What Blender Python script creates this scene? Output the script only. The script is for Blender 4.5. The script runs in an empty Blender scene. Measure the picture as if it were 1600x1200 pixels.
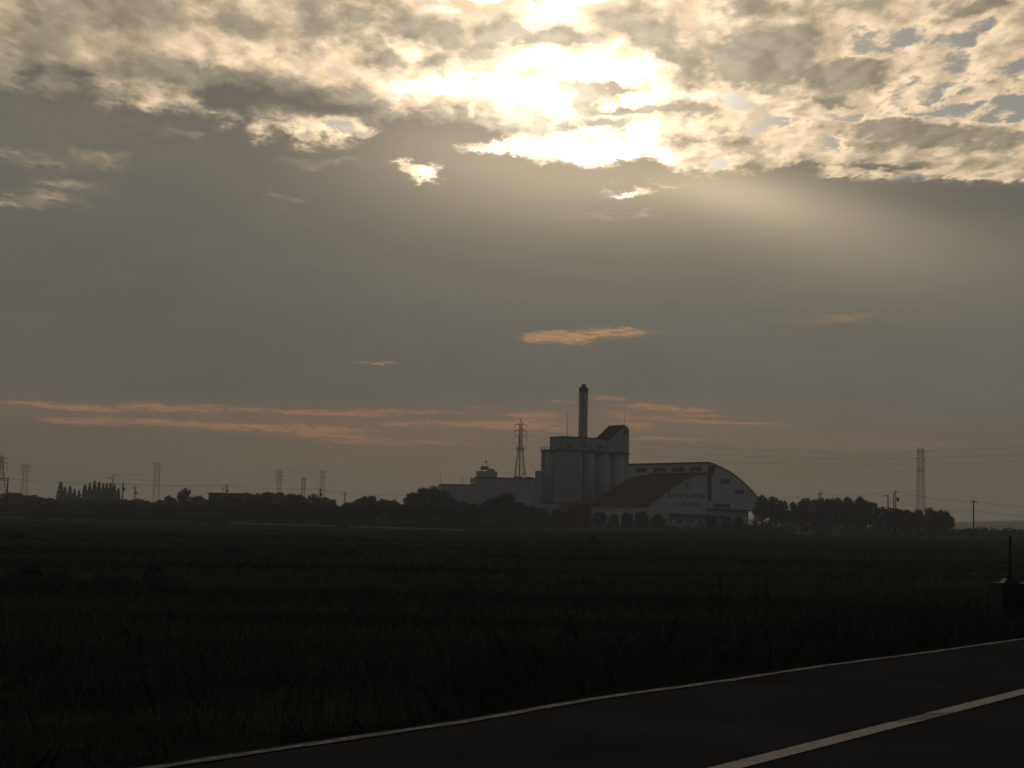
import bpy, math, random
import numpy as np
from mathutils import Vector, Matrix, Euler
R = math.radians
random.seed(7)
RNG = np.random.default_rng(11)
S = bpy.context.scene
COL = S.collection

# ------------------------------------------------------------------ camera
F = 2400.0                      # focal length in pixels of the 1600 px wide photograph
EYE = Vector((0, 0, 3.5))
TILT = R(90) + math.atan((809 - 600) / F)
ROLL = R(1.1)
CM = Matrix.Rotation(TILT, 3, 'X') @ Matrix.Rotation(ROLL, 3, 'Z')
cam = bpy.data.objects.new('camera', bpy.data.cameras.new('camera'))
COL.objects.link(cam)
cam.location = EYE
cam.rotation_euler = CM.to_euler()
cam.data.sensor_width = 36
cam.data.lens = F / 1600 * 36
cam.data.clip_start = 0.1
cam.data.clip_end = 20000
S.camera = cam

def ray(px, py):
    return CM @ Vector(((px - 800) / F, -(py - 600) / F, -1))
def at(px, py, Y):              # world point seen at a pixel, at depth Y
    d = ray(px, py)
    return EYE + d * (Y / d.y)
def gnd(px, py, z=0.0):
    d = ray(px, py)
    return EYE + d * ((z - EYE.z) / d.z)
def azel(px, py):
    d = ray(px, py).normalized()
    return math.degrees(math.atan2(d.x, d.y)), math.degrees(math.asin(d.z))

# ------------------------------------------------------------------ light and exposure
SUN_AZ, SUN_EL = azel(872, 150)
sd = bpy.data.lights.new('sun', 'SUN')
sd.energy = 0.25
sd.angle = R(14)
sd.color = (1.0, 0.86, 0.66)
sun = bpy.data.objects.new('sun', sd)
COL.objects.link(sun)
sun.location = (0, 0, 200)
SUN_DIR = Vector((math.sin(R(SUN_AZ)) * math.cos(R(SUN_EL)), math.cos(R(SUN_AZ)) * math.cos(R(SUN_EL)), math.sin(R(SUN_EL))))
sun.rotation_euler = SUN_DIR.to_track_quat('Z', 'Y').to_euler()

vs = S.view_settings
vs.view_transform = 'Standard'
vs.look = 'None'
vs.exposure = 0.0
vs.gamma = 1.0
vs.use_curve_mapping = False

# ------------------------------------------------------------------ sky: Sky Texture behind procedural cloud layers
W = bpy.data.worlds.new('World')
S.world = W
W.use_nodes = True
NT = W.node_tree
for n in list(NT.nodes):
    NT.nodes.remove(n)

class V:                        # a socket with arithmetic
    def __init__(s, sock): s.s = sock
    def __add__(a, b): return mth('ADD', a, b)
    def __radd__(a, b): return mth('ADD', b, a)
    def __sub__(a, b): return mth('SUBTRACT', a, b)
    def __rsub__(a, b): return mth('SUBTRACT', b, a)
    def __mul__(a, b): return mth('MULTIPLY', a, b)
    def __rmul__(a, b): return mth('MULTIPLY', b, a)
    def __truediv__(a, b): return mth('DIVIDE', a, b)
    def __rtruediv__(a, b): return mth('DIVIDE', b, a)
def put(sock, v):
    if isinstance(v, V): NT.links.new(v.s, sock)
    else: sock.default_value = v
def mth(op, *args, clamp=False):
    n = NT.nodes.new('ShaderNodeMath'); n.operation = op; n.use_clamp = clamp
    for i, a in enumerate(args): put(n.inputs[i], a)
    return V(n.outputs[0])
def vmth(op, *args, scale=None):
    n = NT.nodes.new('ShaderNodeVectorMath'); n.operation = op
    for i, a in enumerate(args): put(n.inputs[i], a)
    if scale is not None: put(n.inputs['Scale'], scale)
    return V(n.outputs['Value' if op in ('DOT_PRODUCT', 'LENGTH', 'DISTANCE') else 'Vector'])
def xyz(x, y, z=0.0):
    n = NT.nodes.new('ShaderNodeCombineXYZ')
    for i, a in enumerate((x, y, z)): put(n.inputs[i], a)
    return V(n.outputs[0])
def noise(vec, scale, detail=6.0, rough=0.55, dist=0.0, color=False, lac=2.0):
    n = NT.nodes.new('ShaderNodeTexNoise')
    put(n.inputs['Vector'], vec)
    n.inputs['Scale'].default_value = scale; n.inputs['Detail'].default_value = detail
    n.inputs['Roughness'].default_value = rough; n.inputs['Distortion'].default_value = dist
    n.inputs['Lacunarity'].default_value = lac
    return V(n.outputs['Color' if color else 0])
def smooth(v, a, b):            # smoothstep from a to b (either order)
    n = NT.nodes.new('ShaderNodeMapRange'); n.interpolation_type = 'SMOOTHSTEP'
    lo, hi, x, y = (a, b, 0.0, 1.0) if a < b else (b, a, 1.0, 0.0)
    put(n.inputs[0], v); n.inputs[1].default_value = lo; n.inputs[2].default_value = hi
    n.inputs[3].default_value = x; n.inputs[4].default_value = y
    return V(n.outputs[0])
def mix(f, a, b):               # colours
    n = NT.nodes.new('ShaderNodeMix'); n.data_type = 'RGBA'; n.clamp_factor = True
    put(n.inputs[0], f); put(n.inputs[6], a); put(n.inputs[7], b)
    return V(n.outputs[2])
def lin(r, g, b, k=1.0):
    f = lambda c: (c / 255 / 12.92 if c / 255 <= 0.04045 else ((c / 255 + 0.055) / 1.055) ** 2.4) * k
    return (f(r), f(g), f(b), 1.0)
def vscale(col, k):
    return vmth('SCALE', col, scale=k)

cr, sr = math.cos(ROLL), math.sin(ROLL)
def UVof(px, py):
    a, e = azel(px, py)
    return a * cr - e * sr, a * sr + e * cr
DPP = math.degrees(1 / F)       # degrees per pixel
def blobs(UV, items):
    acc = None
    for (px, py, rx, ry, amp) in items:
        u, v = UVof(px, py); rx *= DPP; ry *= DPP
        q = vmth('MULTIPLY_ADD', UV, (1 / rx, 1 / ry, 0), (-u / rx, -v / ry, 0))
        d = vmth('DOT_PRODUCT', q, q)
        g = mth('POWER', 0.36788, d)
        acc = mth('MULTIPLY_ADD', g, amp, 0.0 if acc is None else acc)
    return acc

tc = NT.nodes.new('ShaderNodeTexCoord')
D = vmth('NORMALIZE', V(tc.outputs['Generated']))
sx = NT.nodes.new('ShaderNodeSeparateXYZ'); put(sx.inputs[0], D)
dx, dy, dz = V(sx.outputs[0]), V(sx.outputs[1]), V(sx.outputs[2])
AZ = mth('ARCTAN2', dx, dy) * 57.29578
EL = mth('ARCSINE', dz) * 57.29578
U = AZ * cr - EL * sr
VV = AZ * sr + EL * cr
UV0 = xyz(U, VV)
# cloud deck seen in perspective: direction projected on a level plane
hz = mth('MAXIMUM', dz + 0.06, 0.05)
Q = xyz(dx / hz, dy / hz * 0.55, 0.0)
warp1 = vmth('SUBTRACT', noise(Q, 7.0, 5.0, 0.6, color=True), (0.5, 0.5, 0.5))
warp2 = vmth('SUBTRACT', noise(Q, 30.0, 5.0, 0.65, color=True), (0.5, 0.5, 0.5))
UV = vmth('ADD', UV0, vmth('ADD', vmth('MULTIPLY', warp1, (3.6, 1.5, 0)), vmth('MULTIPLY', warp2, (1.3, 0.7, 0))))
UVs = vmth('ADD', UV0, vmth('ADD', vmth('MULTIPLY', warp1, (1.2, 0.5, 0)), vmth('MULTIPLY', warp2, (0.7, 0.4, 0))))

cosS = vmth('DOT_PRODUCT', D, tuple(SUN_DIR))
TH = mth('ARCCOSINE', mth('MINIMUM', cosS, 0.999999)) * 57.29578     # degrees from the sun
near = mth('EXPONENT', TH * -0.22)
far = smooth(TH, 20.0, 75.0)

# --- clear air: Sky Texture, whitened towards the sun by the thin veil in front of it
sky = NT.nodes.new('ShaderNodeTexSky')
sky.sky_type = 'NISHITA'; sky.sun_disc = False
sky.sun_elevation = R(SUN_EL); sky.sun_rotation = R(SUN_AZ)
sky.air_density = 1.0; sky.dust_density = 3.0; sky.ozone_density = 1.0
clear = vmth('ADD', vmth('MULTIPLY', V(sky.outputs[0]), (0.006, 0.006, 0.006)), lin(112, 116, 115)[:3])
veil = mth('EXPONENT', TH * TH * -0.055) * 2.6 + mth('EXPONENT', TH * -0.33) * 0.9
veil = veil + blobs(UV, [(640, 115, 120, 50, .35), (720, 165, 110, 26, .45), (1040, 130, 80, 70, .2)])
clear = vmth('ADD', clear, vscale((1.0, 0.93, 0.78), veil))

# --- upper deck: thickness field
n1 = noise(Q, 4.2, 8.0, 0.58, 0.35)
n2 = noise(Q, 15.0, 5.0, 0.52, 0.25)
n4 = noise(Q, 62.0, 6.0, 0.62, 0.15)
quiet = 0.45 + smooth(U, -14.0, -5.0) * 0.55
T = ((n1 - 0.5) * 1.25 + (n2 - 0.5) * 1.55 + (n4 - 0.5) * 0.5) * quiet + 0.43 + (1.0 - smooth(U, -14.0, -6.0)) * 0.14
UPPER = [
 (60, 50, 170, 70, .26), (240, 20, 120, 40, .28), (90, 116, 80, 20, .45), (260, 117, 90, 16, .5), (330, 125, 50, 16, .35), (40, 120, 30, 12, -.3),
 (450, 150, 110, 26, .70), (560, 30, 90, 50, .38), (655, 60, 75, 40, .40), (740, 40, 50, 36, .30), (430, 45, 60, 24, .25), (372, 40, 30, 16, .3),
 (860, 62, 60, 11, 1.3), (800, 45, 30, 12, .5), (1010, 58, 62, 24, .75), (1060, 92, 40, 18, .55), (1185, 75, 75, 50, .85), (1130, 110, 70, 26, .6), (1250, 10, 90, 20, .35),
 (1325, 120, 95, 17, .95), (1300, 157, 42, 8, .65), (1400, 198, 80, 14, .9), (1490, 212, 80, 14, .85), (1540, 14, 70, 12, .7), (1570, 222, 50, 14, .4), (1380, 100, 40, 10, .3),
 (700, 200, 100, 20, 1.7), (640, 190, 50, 20, .8), (770, 212, 40, 8, .6), (560, 160, 60, 24, .7), (1085, 182, 45, 12, .7), (1090, 222, 40, 11, .8), (950, 196, 30, 8, 2.0), (925, 160, 28, 16, 1.15), (890, 135, 40, 6, .9), (965, 140, 36, 6, 1.3), (990, 174, 40, 5, 1.6), (880, 197, 24, 4, 1.2), (1170, 225, 60, 14, .45), (980, 228, 24, 4, .7),
 (790, 142, 130, 24, -.65), (870, 232, 110, 18, -1.1), (940, 112, 54, 22, -.55), (850, 6, 40, 20, -.45), (830, 92, 50, 14, -.55), (955, 72, 34, 15, -.6), (1010, 150, 60, 24, -.3), (1000, 220, 46, 16, -.6), (1050, 58, 22, 24, -.40), (1020, 105, 24, 14, -.5),
 (645, 76, 32, 20, -.60), (690, 125, 30, 12, -.50), (610, 130, 40, 8, -.25), (590, 110, 60, 16, .2), (720, 100, 60, 14, .35), (1030, 175, 50, 12, .35), (540, 85, 40, 14, -.25), (690, 15, 22, 8, -.6),
 (300, 75, 130, 24, -.30), (390, 75, 80, 30, -.20), (280, 168, 80, 9, -.50), (190, 130, 60, 16, -.2), (470, 206, 70, 9, -.40), (535, 196, 30, 8, -.3), (300, 20, 40, 12, -.3), (540, 185, 60, 10, -.35), (265, 155, 24, 6, -.4), (325, 28, 14, 8, -.35),
 (50, 138, 80, 14, .6), (185, 150, 50, 10, .45), (395, 165, 60, 18, .6), (340, 145, 40, 12, .4), (560, 185, 40, 14, .5), (110, 175, 120, 14, .5),
 (1395, 52, 36, 16, -.40), (1440, 128, 54, 16, -.60), (1345, 85, 46, 9, -.40), (1560, 168, 50, 18, -.55), (1480, 160, 60, 12, -.55), (1300, 216, 24, 10, -.45), (1245, 198, 34, 7, -.35), (1420, 172, 40, 7, -.5), (1530, 120, 50, 8, .3), (1500, 148, 40, 7, .3), (1590, 105, 30, 12, -.4), (1150, 172, 60, 8, -.35), (1100, 150, 60, 12, -.4), (1150, 150, 90, 5, -.25), (1180, 196, 90, 6, -.3), (1330, 180, 90, 6, -.3), (1500, 110, 60, 12, -.25), (1480, 60, 60, 16, -.2),
]
def cells(vec, scale):
    n = NT.nodes.new('ShaderNodeTexVoronoi'); n.voronoi_dimensions = '2D'; n.feature = 'SMOOTH_F1'; put(n.inputs['Vector'], vec)
    n.inputs['Scale'].default_value = scale; n.inputs['Smoothness'].default_value = 0.5; n.inputs['Detail'].default_value = 1.0
    return V(n.outputs['Distance'])
QW = vmth('ADD', Q, vmth('MULTIPLY', warp2, (0.05, 0.05, 0)))
puff = 0.5 - cells(QW, 9.0)
T = T + puff * 0.75 * quiet + blobs(UV, UPPER)
T = T + far * 0.55
LIT = blobs(UV, [(672, 272, 28, 14, 1.0), (988, 299, 50, 8, .6), (490, 205, 90, 16, .25), (640, 76, 30, 20, .35), (720, 135, 60, 24, .3), (900, 245, 130, 18, .3), (150, 247, 200, 80, -.36), (1500, 250, 300, 40, -.08)])
cream = vscale((1.0, .765, .490), mth('MAXIMUM', 0.86 + near * 1.5 + LIT, 0.2))
grey = vscale((.292, .247, .178), 1.0 + near * 2.9)
n3 = noise(Q, 44.0, 5.0, 0.6)
grey = vscale(grey, 0.85 + n3 * 0.3)
QSUN = (SUN_DIR.x / (SUN_DIR.z + .06), SUN_DIR.y / (SUN_DIR.z + .06) * .55, 0)
tosun = vmth('NORMALIZE', vmth('SUBTRACT', QSUN, Q))
n2a = noise(Q, 19.0, 3.0, 0.5, 0.3)
n2b = noise(vmth('ADD', Q, vmth('MULTIPLY', tosun, (0.018, 0.018, 0))), 19.0, 3.0, 0.5, 0.3)
puffb = 0.5 - cells(vmth('ADD', QW, vmth('MULTIPLY', tosun, (0.025, 0.025, 0))), 9.0)
relief = mth('MAXIMUM', mth('MINIMUM', (n2a - n2b) * 2.2 + (puff - puffb) * 1.6, 0.5), -0.5)
cream = vscale(cream, 0.96 + relief * 0.42 + (n4 - 0.5) * 0.22)
grey = vscale(grey, 1.0 + relief * 0.35)
deckcol = mix(smooth(T, 0.22, 0.92), cream, grey)
deck = mix(smooth(T, -0.10, 0.25), clear, deckcol)

# --- the dark bank below it: upper edge by azimuth, softened and torn by noise
fc = NT.nodes.new('ShaderNodeFloatCurve')
EDGE = [(-400, 140), (0, 122), (100, 134), (200, 152), (240, 164), (330, 160), (390, 182), (450, 210), (520, 217), (570, 210), (604, 186), (640, 177), (690, 180), (745, 192), (785, 207), (812, 238), (840, 252), (900, 255), (960, 252), (1010, 246), (1050, 258), (1110, 266), (1180, 262), (1250, 252), (1290, 268), (1400, 274), (1500, 274), (1600, 278), (2000, 270)]
cv = fc.mapping.curves[0]
pts = []
for (x, y) in EDGE:
    u, v = UVof(x, y); pts.append(((u + 40) / 80, v / 30))
while len(cv.points) < len(pts): cv.points.new(0.5, 0.5)
for p, (x, y) in zip(cv.points, pts):
    p.location = (x, y); p.handle_type = 'AUTO_CLAMPED'
fc.mapping.update()
put(fc.inputs['Factor'], 1.0)
uvs = NT.nodes.new('ShaderNodeSeparateXYZ'); put(uvs.inputs[0], UVs)
put(fc.inputs['Value'], (V(uvs.outputs[0]) + 40.0) / 80.0)
edge = V(fc.outputs[0]) * 30.0
below = (edge - V(uvs.outputs[1]))
HOLES = [(440, 155, 105, 22, .95), (545, 172, 60, 16, .6), (350, 145, 50, 14, .5), (100, 112, 80, 14, .6), (258, 120, 46, 10, .35), (1390, 262, 90, 7, .4), (640, 182, 40, 10, .4), (768, 230, 44, 7, -1.9), (745, 226, 20, 5, -.8), (655, 262, 30, 3, -.6), (672, 272, 22, 9, -1.9), (640, 262, 22, 5, -1.2), (680, 284, 10, 8, -.9), (988, 299, 40, 4.5, -1.1), (1040, 285, 20, 5, -.5), (1315, 270, 40, 5, -1.0), (1480, 275, 46, 5, -1.0), (1570, 272, 30, 7, -.9), (1390, 262, 120, 8, .5),
 (150, 247, 40, 10, -.50), (60, 252, 40, 7, -.42), (105, 290, 50, 10, -.52), (20, 318, 60, 7, -.42), (90, 312, 50, 6, -.45), (20, 236, 40, 6, -.35), (280, 215, 40, 7, -.28), (440, 312, 24, 6, -.25), (500, 255, 50, 6, -.2), (930, 340, 60, 6, -.16), (1020, 342, 20, 4, -.22)]
hole = blobs(UV, HOLES)
crisp = 0.40 + smooth(U, -9.0, -3.0) * 0.65
bk = smooth(below * crisp + (n2 - 0.5) * 1.15 + (n4 - 0.5) * 0.5, -0.25, 0.35) + hole * (0.55 + n2)
bank_a = smooth(bk, 0.02, 1.04)
bv = noise(xyz(U * 0.055, VV * 0.16), 3.0, 5.0, 0.55, 0.3)
bv2 = noise(xyz(U * 0.12, VV * 0.42), 3.0, 6.0, 0.6, 0.6)
bankcol = vscale(lin(104, 100, 92)[:3], 0.82 + bv * 0.2 + bv2 * 0.16)
glow = blobs(UV0, [(870, 258, 280, 80, .27), (900, 250, 420, 200, .115), (690, 212, 130, 50, .07), (1010, 300, 200, 60, .05),
 (1085, 282, 90, 24, .12), (1160, 302, 100, 28, .21), (1230, 332, 120, 34, .16), (1310, 366, 150, 48, .07), (1400, 410, 170, 60, .035), (1240, 340, 260, 90, .03),
 (1500, 400, 300, 130, .035), (1440, 312, 130, 26, -.03), (1600, 330, 120, 40, -.02), (80, 190, 240, 90, .026), (300, 590, 480, 130, -.022), (150, 430, 300, 80, -.008), (1000, 600, 300, 60, -.006)])
bankcol = vmth('ADD', bankcol, vscale((1.0, 0.79, 0.50), glow))
# warm, slightly dimmer air towards the horizon
warm = smooth(EL, 5.5, 0.3)
bankcol = mix(warm * 0.9, bankcol, vscale(lin(117, 95, 71)[:3], 0.76 + mth('EXPONENT', AZ * AZ * -0.008) * 0.26))
bank_a = mth('MAXIMUM', bank_a, smooth(EL, 9.5, 8.0))
out = mix(bank_a, deck, bankcol)

# --- thin lit streaks under the bank
QS = xyz(U * 0.17 + noise(UV0, 0.25, 3.0) * 0.5, (VV + V(uvs.outputs[0]) * 0.02) * 2.3 + (noise(UV0, 0.5, 4.0) - 0.5) * 1.0)
s1 = noise(QS, 2.6, 7.0, 0.62, 0.4)
s2 = noise(xyz(U * 0.5, VV * 1.3), 2.5, 6.0, 0.65, 0.6)
UVt = vmth('ADD', UV0, vmth('ADD', vmth('MULTIPLY', warp1, (1.4, 0.20, 0)), vmth('MULTIPLY', warp2, (0.8, 0.14, 0))))
env = blobs(UVt, [(60, 632, 110, 5, .95), (150, 640, 60, 5, .7), (230, 631, 50, 5, .7), (270, 640, 90, 5, .9), (330, 633, 40, 4, .6), (440, 643, 110, 5, .85), (560, 646, 90, 5, .80), (660, 643, 100, 4.5, .9), (760, 637, 70, 3.5, .7),
 (90, 657, 50, 5, .75), (190, 656, 90, 6, .85), (160, 664, 80, 4, .6), (300, 663, 80, 6, .8), (390, 668, 70, 7, .8), (470, 668, 60, 8, .7), (540, 672, 50, 9, .75), (480, 680, 60, 5, .6), (560, 684, 50, 5, .5),
 (630, 664, 40, 5, .9), (710, 663, 70, 6, 1.0), (780, 664, 40, 6, .9), (560, 692, 110, 4, .7), (690, 691, 90, 4.5, .8), (740, 684, 50, 4, .5), (640, 676, 60, 3, .4),
 (805, 648, 26, 4, 1.0), (852, 647, 34, 6, .85), (860, 668, 50, 12, .9), (820, 660, 30, 6, .7), (880, 628, 40, 3.5, .7), (945, 622, 50, 4, 1.1), (1010, 632, 40, 5, .7), (960, 645, 40, 8, .7), (1040, 644, 50, 9, .4), (1090, 648, 40, 9, .35), (1000, 634, 60, 2.6, .8), (1065, 640, 60, 2.6, .8), (1115, 650, 60, 2.6, .7), (1020, 653, 50, 2.4, .6), (1080, 659, 70, 2.6, .7), (990, 662, 40, 2.5, .6), (1000, 668, 40, 8, .8), (1010, 685, 50, 4, .8), (1090, 686, 60, 3.5, .8), (1150, 661, 60, 2.6, .6), (1200, 664, 50, 2.4, .45), (1290, 664, 80, 3.5, .35),
 (1330, 697, 60, 4, .4), (1420, 692, 80, 3.5, .55), (1530, 697, 80, 3.5, .5), (1330, 704, 40, 5, .45), (1390, 738, 90, 4, .28), (1200, 690, 60, 3, .3)])
env2 = blobs(UVs, [(860, 525, 46, 8, .95), (930, 520, 50, 7, .95), (990, 516, 36, 6, .9), (840, 533, 30, 5, .6), (900, 530, 40, 7, .6), (592, 568, 36, 4, .75), (680, 566, 60, 4, .22), (1320, 498, 50, 8, .50), (1240, 503, 60, 4, .3), (1120, 505, 90, 4, .12), (1400, 492, 60, 6, .2)])
r1 = mth('MAXIMUM', 1.0 - mth('ABSOLUTE', s1 - 0.5) * 7.0, 0.0)
gb = blobs(UVt, [(250, 650, 420, 20, .6), (640, 664, 300, 24, .6), (1000, 655, 260, 26, .75), (1350, 695, 200, 14, .4)]) * (0.35 + s2 * 1.1)
out = mix(gb * 0.30, out, lin(150, 113, 86))
sa = smooth(mth('MINIMUM', env * 0.85, 0.95) * (r1 * 0.45 + s2 * 0.35 + mth('MAXIMUM', 1.0 - mth('ABSOLUTE', noise(xyz(U * 0.75, VV * 3.0 + U * 0.1), 2.6, 6.0, 0.62, 0.5) - 0.5) * 6.5, 0.0) * 0.72 - 0.12), 0.22, 0.92)
out = mix(sa * 0.72, out, lin(172, 121, 88))
sb = smooth(mth('MINIMUM', env2, 0.95) * (r1 * 0.5 + s2 * 0.7 + noise(xyz(U * 1.4, VV * 3.2), 3.0, 5.0, 0.65, 0.4) * 0.7 - 0.20), 0.10, 1.15)
out = mix(sb * 0.80, out, lin(208, 156, 100))

# --- the overcast thickens and cools away from the sun
cold = vscale(lin(51, 60, 72)[:3], 0.75 + n1 * 0.5)
out = mix(far * 0.92, out, cold)
bg = NT.nodes.new('ShaderNodeBackground')
bg.inputs['Strength'].default_value = 0.1
put(bg.inputs['Color'], vscale(out, 10.0))
wo = NT.nodes.new('ShaderNodeOutputWorld')
NT.links.new(bg.outputs[0], wo.inputs['Surface'])
W.cycles.sampling_method = 'MANUAL'
W.cycles.sample_map_resolution = 512

# ================================================================== helpers
class MB:
    """collects simple solids into ONE mesh"""
    def __init__(s): s.v, s.f = [], []
    def poly(s, pts):
        n = len(s.v); s.v += [tuple(p) for p in pts]; s.f.append(tuple(range(n, n + len(pts)))); return s
    def hexa(s, b, t):          # four bottom and four top corners
        n = len(s.v); s.v += [tuple(p) for p in b] + [tuple(p) for p in t]
        s.f += [(n+3, n+2, n+1, n), (n+4, n+5, n+6, n+7)] + [(n+i, n+(i+1) % 4, n+4+(i+1) % 4, n+4+i) for i in range(4)]
        return s
    def box(s, x0, x1, y0, y1, z0, z1):
        b = [(x0, y0, z0), (x1, y0, z0), (x1, y1, z0), (x0, y1, z0)]
        return s.hexa(b, [(x, y, z1) for x, y, _ in b])
    def bar(s, p, q, w, w2=None):   # square bar between two points
        p, q = Vector(p), Vector(q); d = (q - p).normalized()
        a = d.cross(Vector((0, 0, 1)) if abs(d.z) < .9 else Vector((0, 1, 0))).normalized(); b = d.cross(a)
        w2 = w if w2 is None else w2
        k = ((-1, -1), (1, -1), (1, 1), (-1, 1))
        return s.hexa([p + a*i*w/2 + b*j*w/2 for i, j in k], [q + a*i*w2/2 + b*j*w2/2 for i, j in k])
    def tube(s, p, q, r, r2=None, n=8, cap=True):
        p, q = Vector(p), Vector(q); d = (q - p).normalized(); r2 = r if r2 is None else r2
        a = d.cross(Vector((0, 0, 1)) if abs(d.z) < .9 else Vector((0, 1, 0))).normalized(); b = d.cross(a)
        o = len(s.v)
        for c, rr in ((p, r), (q, r2)):
            for i in range(n):
                t = 2 * math.pi * i / n
                s.v.append(tuple(c + a * math.cos(t) * rr + b * math.sin(t) * rr))
        s.f += [(o+i, o+(i+1) % n, o+n+(i+1) % n, o+n+i) for i in range(n)]
        if cap: s.f += [tuple(range(o+n-1, o-1, -1)), tuple(range(o+n, o+2*n))]
        return s
    def prism(s, prof, fn, t0, t1):  # profile [(a,b)...] swept by fn(a,b,t)
        n = len(prof); o = len(s.v)
        s.v += [tuple(fn(a, b, t0)) for a, b in prof] + [tuple(fn(a, b, t1)) for a, b in prof]
        s.f += [(o+i, o+(i+1) % n, o+n+(i+1) % n, o+n+i) for i in range(n)]
        s.f += [tuple(range(o+n-1, o-1, -1)), tuple(range(o+n, o+2*n))]
        return s
    def mesh(s, name, mat, smooth=False):
        m = bpy.data.meshes.new(name); m.from_pydata(s.v, [], s.f); m.update()
        if mat: m.materials.append(mat)
        if smooth: m.polygons.foreach_set('use_smooth', [True] * len(m.polygons))
        return m

def tag(o, label=None, cat=None, group=None, kind=None):
    for k, v in (('label', label), ('category', cat), ('group', group), ('kind', kind)):
        if v: o[k] = v
    return o
def obj(name, mb, mat, parent=None, smooth=False, **kw):
    m = mb.mesh(name, mat, smooth) if isinstance(mb, MB) else mb
    if mat and not isinstance(mb, MB) and not m.materials: m.materials.append(mat)
    o = bpy.data.objects.new(name, m); COL.objects.link(o)
    if parent: o.parent = parent
    return tag(o, **kw)
def thing(name, label, cat, loc=(0, 0, 0), rz=0.0, group=None):
    o = bpy.data.objects.new(name, None); COL.objects.link(o)
    o.location = loc; o.rotation_euler = (0, 0, rz); o.empty_display_size = 0.5
    return tag(o, label, cat, group)
def dup(root, loc, rz=0.0, label=None, group=None, scale=None):
    r = root.copy(); COL.objects.link(r); r.location = loc; r.rotation_euler = (0, 0, rz)
    if scale: r.scale = scale
    if label: r['label'] = label
    if group: r['group'] = group
    for ch in list(root.children):
        c = ch.copy(); COL.objects.link(c); c.parent = r
        for g in list(ch.children):
            d = g.copy(); COL.objects.link(d); d.parent = c
    return r

def mat(name, col, rough=0.9, var=0.25, scale=1.0, col2=None, spec=0.25, bump=0.0, stretch=(1, 1, 1), detail=5.0, coords='Object', metal=0.0):
    m = bpy.data.materials.new(name); m.use_nodes = True
    t = m.node_tree; p = t.nodes['Principled BSDF']
    p.inputs['Roughness'].default_value = rough; p.inputs['Specular IOR Level'].default_value = spec
    p.inputs['Metallic'].default_value = metal
    c = t.nodes.new('ShaderNodeTexCoord'); mp = t.nodes.new('ShaderNodeMapping'); mp.inputs['Scale'].default_value = stretch
    t.links.new(c.outputs[coords], mp.inputs[0])
    n = t.nodes.new('ShaderNodeTexNoise'); n.inputs['Scale'].default_value = scale; n.inputs['Detail'].default_value = detail; n.inputs['Roughness'].default_value = 0.6
    t.links.new(mp.outputs[0], n.inputs['Vector'])
    r = t.nodes.new('ShaderNodeValToRGB'); t.links.new(n.outputs[0], r.inputs[0])
    a = col; b = col2 or tuple(x * (1 - var) for x in col)
    r.color_ramp.elements[0].position = 0.35; r.color_ramp.elements[0].color = (*b, 1)
    r.color_ramp.elements[1].position = 0.65; r.color_ramp.elements[1].color = (*a, 1)
    t.links.new(r.outputs[0], p.inputs['Base Color'])
    if bump:
        bn = t.nodes.new('ShaderNodeBump'); bn.inputs['Strength'].default_value = bump; bn.inputs['Distance'].default_value = 0.05
        t.links.new(n.outputs[0], bn.inputs['Height']); t.links.new(bn.outputs[0], p.inputs['Normal'])
    return m

M = dict(
    concrete = mat('concrete_painted', (.35, .36, .365), .9, .16, .35, stretch=(1, 1, .25), bump=.2),
    panel = mat('white_cladding', (.58, .58, .57), .85, .12, .4, stretch=(1, 1, .3)),
    pale = mat('pale_wall', (.34, .34, .335), .9, .15, .3),
    red = mat('red_roof_metal', (.056, .020, .015), .95, .35, .5, spec=.03),
    rust = mat('orange_sheet', (.160, .056, .022), .95, .35, .6, spec=.03),
    trim = mat('dark_trim', (.06, .058, .055), .8, .3, 1.0),
    glass = mat('window_glass', (.03, .033, .036), .15, .2, 1.0, spec=.5),
    frame = mat('window_frame', (.16, .16, .16), .6, .2, 1.0),
    steel = mat('galvanised_steel', (.16, .165, .17), .6, .25, .6, metal=.3),
    band = mat('soot_dark_paint', (.05, .045, .042), .85, .3, 1.0),
    redband = mat('faded_red_paint', (.22, .06, .045), .8, .3, 1.0),
    letter = mat('dark_lettering', (.012, .014, .018), .7, .1, 1.0),
    emblem = mat('faded_emblem', (.13, .16, .17), .8, .2, 1.0),
    pole = mat('concrete_pole', (.060, .060, .060), .9, .2, 2.0),
    dark = mat('dark_metal', (.035, .035, .036), .7, .3, 3.0),
    wire = mat('wire', (.03, .03, .03), .7, .1, 1.0),
    bark = mat('bark', (.055, .045, .035), .95, .4, 3.0),
    leaf = mat('leaves_dark', (.050, .066, .028), .9, .5, .35, coords='Object', spec=.03),
    leaf2 = mat('leaves_olive', (.062, .066, .030), .9, .5, .35, spec=.03),
    needle = mat('conifer_needles', (.040, .056, .030), .9, .45, .6, spec=.03),
    shrub = mat('clipped_leaves', (.030, .042, .022), .9, .45, 1.2, spec=.03),
    rail = mat('white_guardrail', (.22, .23, .23), .5, .15, .8),
    reed = mat('dry_reeds', (.105, .078, .045), .95, .4, .15, spec=0.0),
    grass = mat('weed_grass', (.052, .062, .040), .95, .5, .4, col2=(.066, .056, .044), spec=0.0),
    rice = mat('rice_green', (.110, .155, .050), .95, .25, .05, col2=(.036, .046, .030), stretch=(.35, 1.8, 1), spec=0.0),
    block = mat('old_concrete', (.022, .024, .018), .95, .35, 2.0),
    shed = mat('pale_sheet', (.21, .22, .23), .7, .15, 1.0),
    hill = mat('far_woods', (.055, .06, .04), 1.0, .4, .01),
    dirt = mat('dry_dirt', (.22, .19, .14), 1.0, .3, .4),
)

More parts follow.
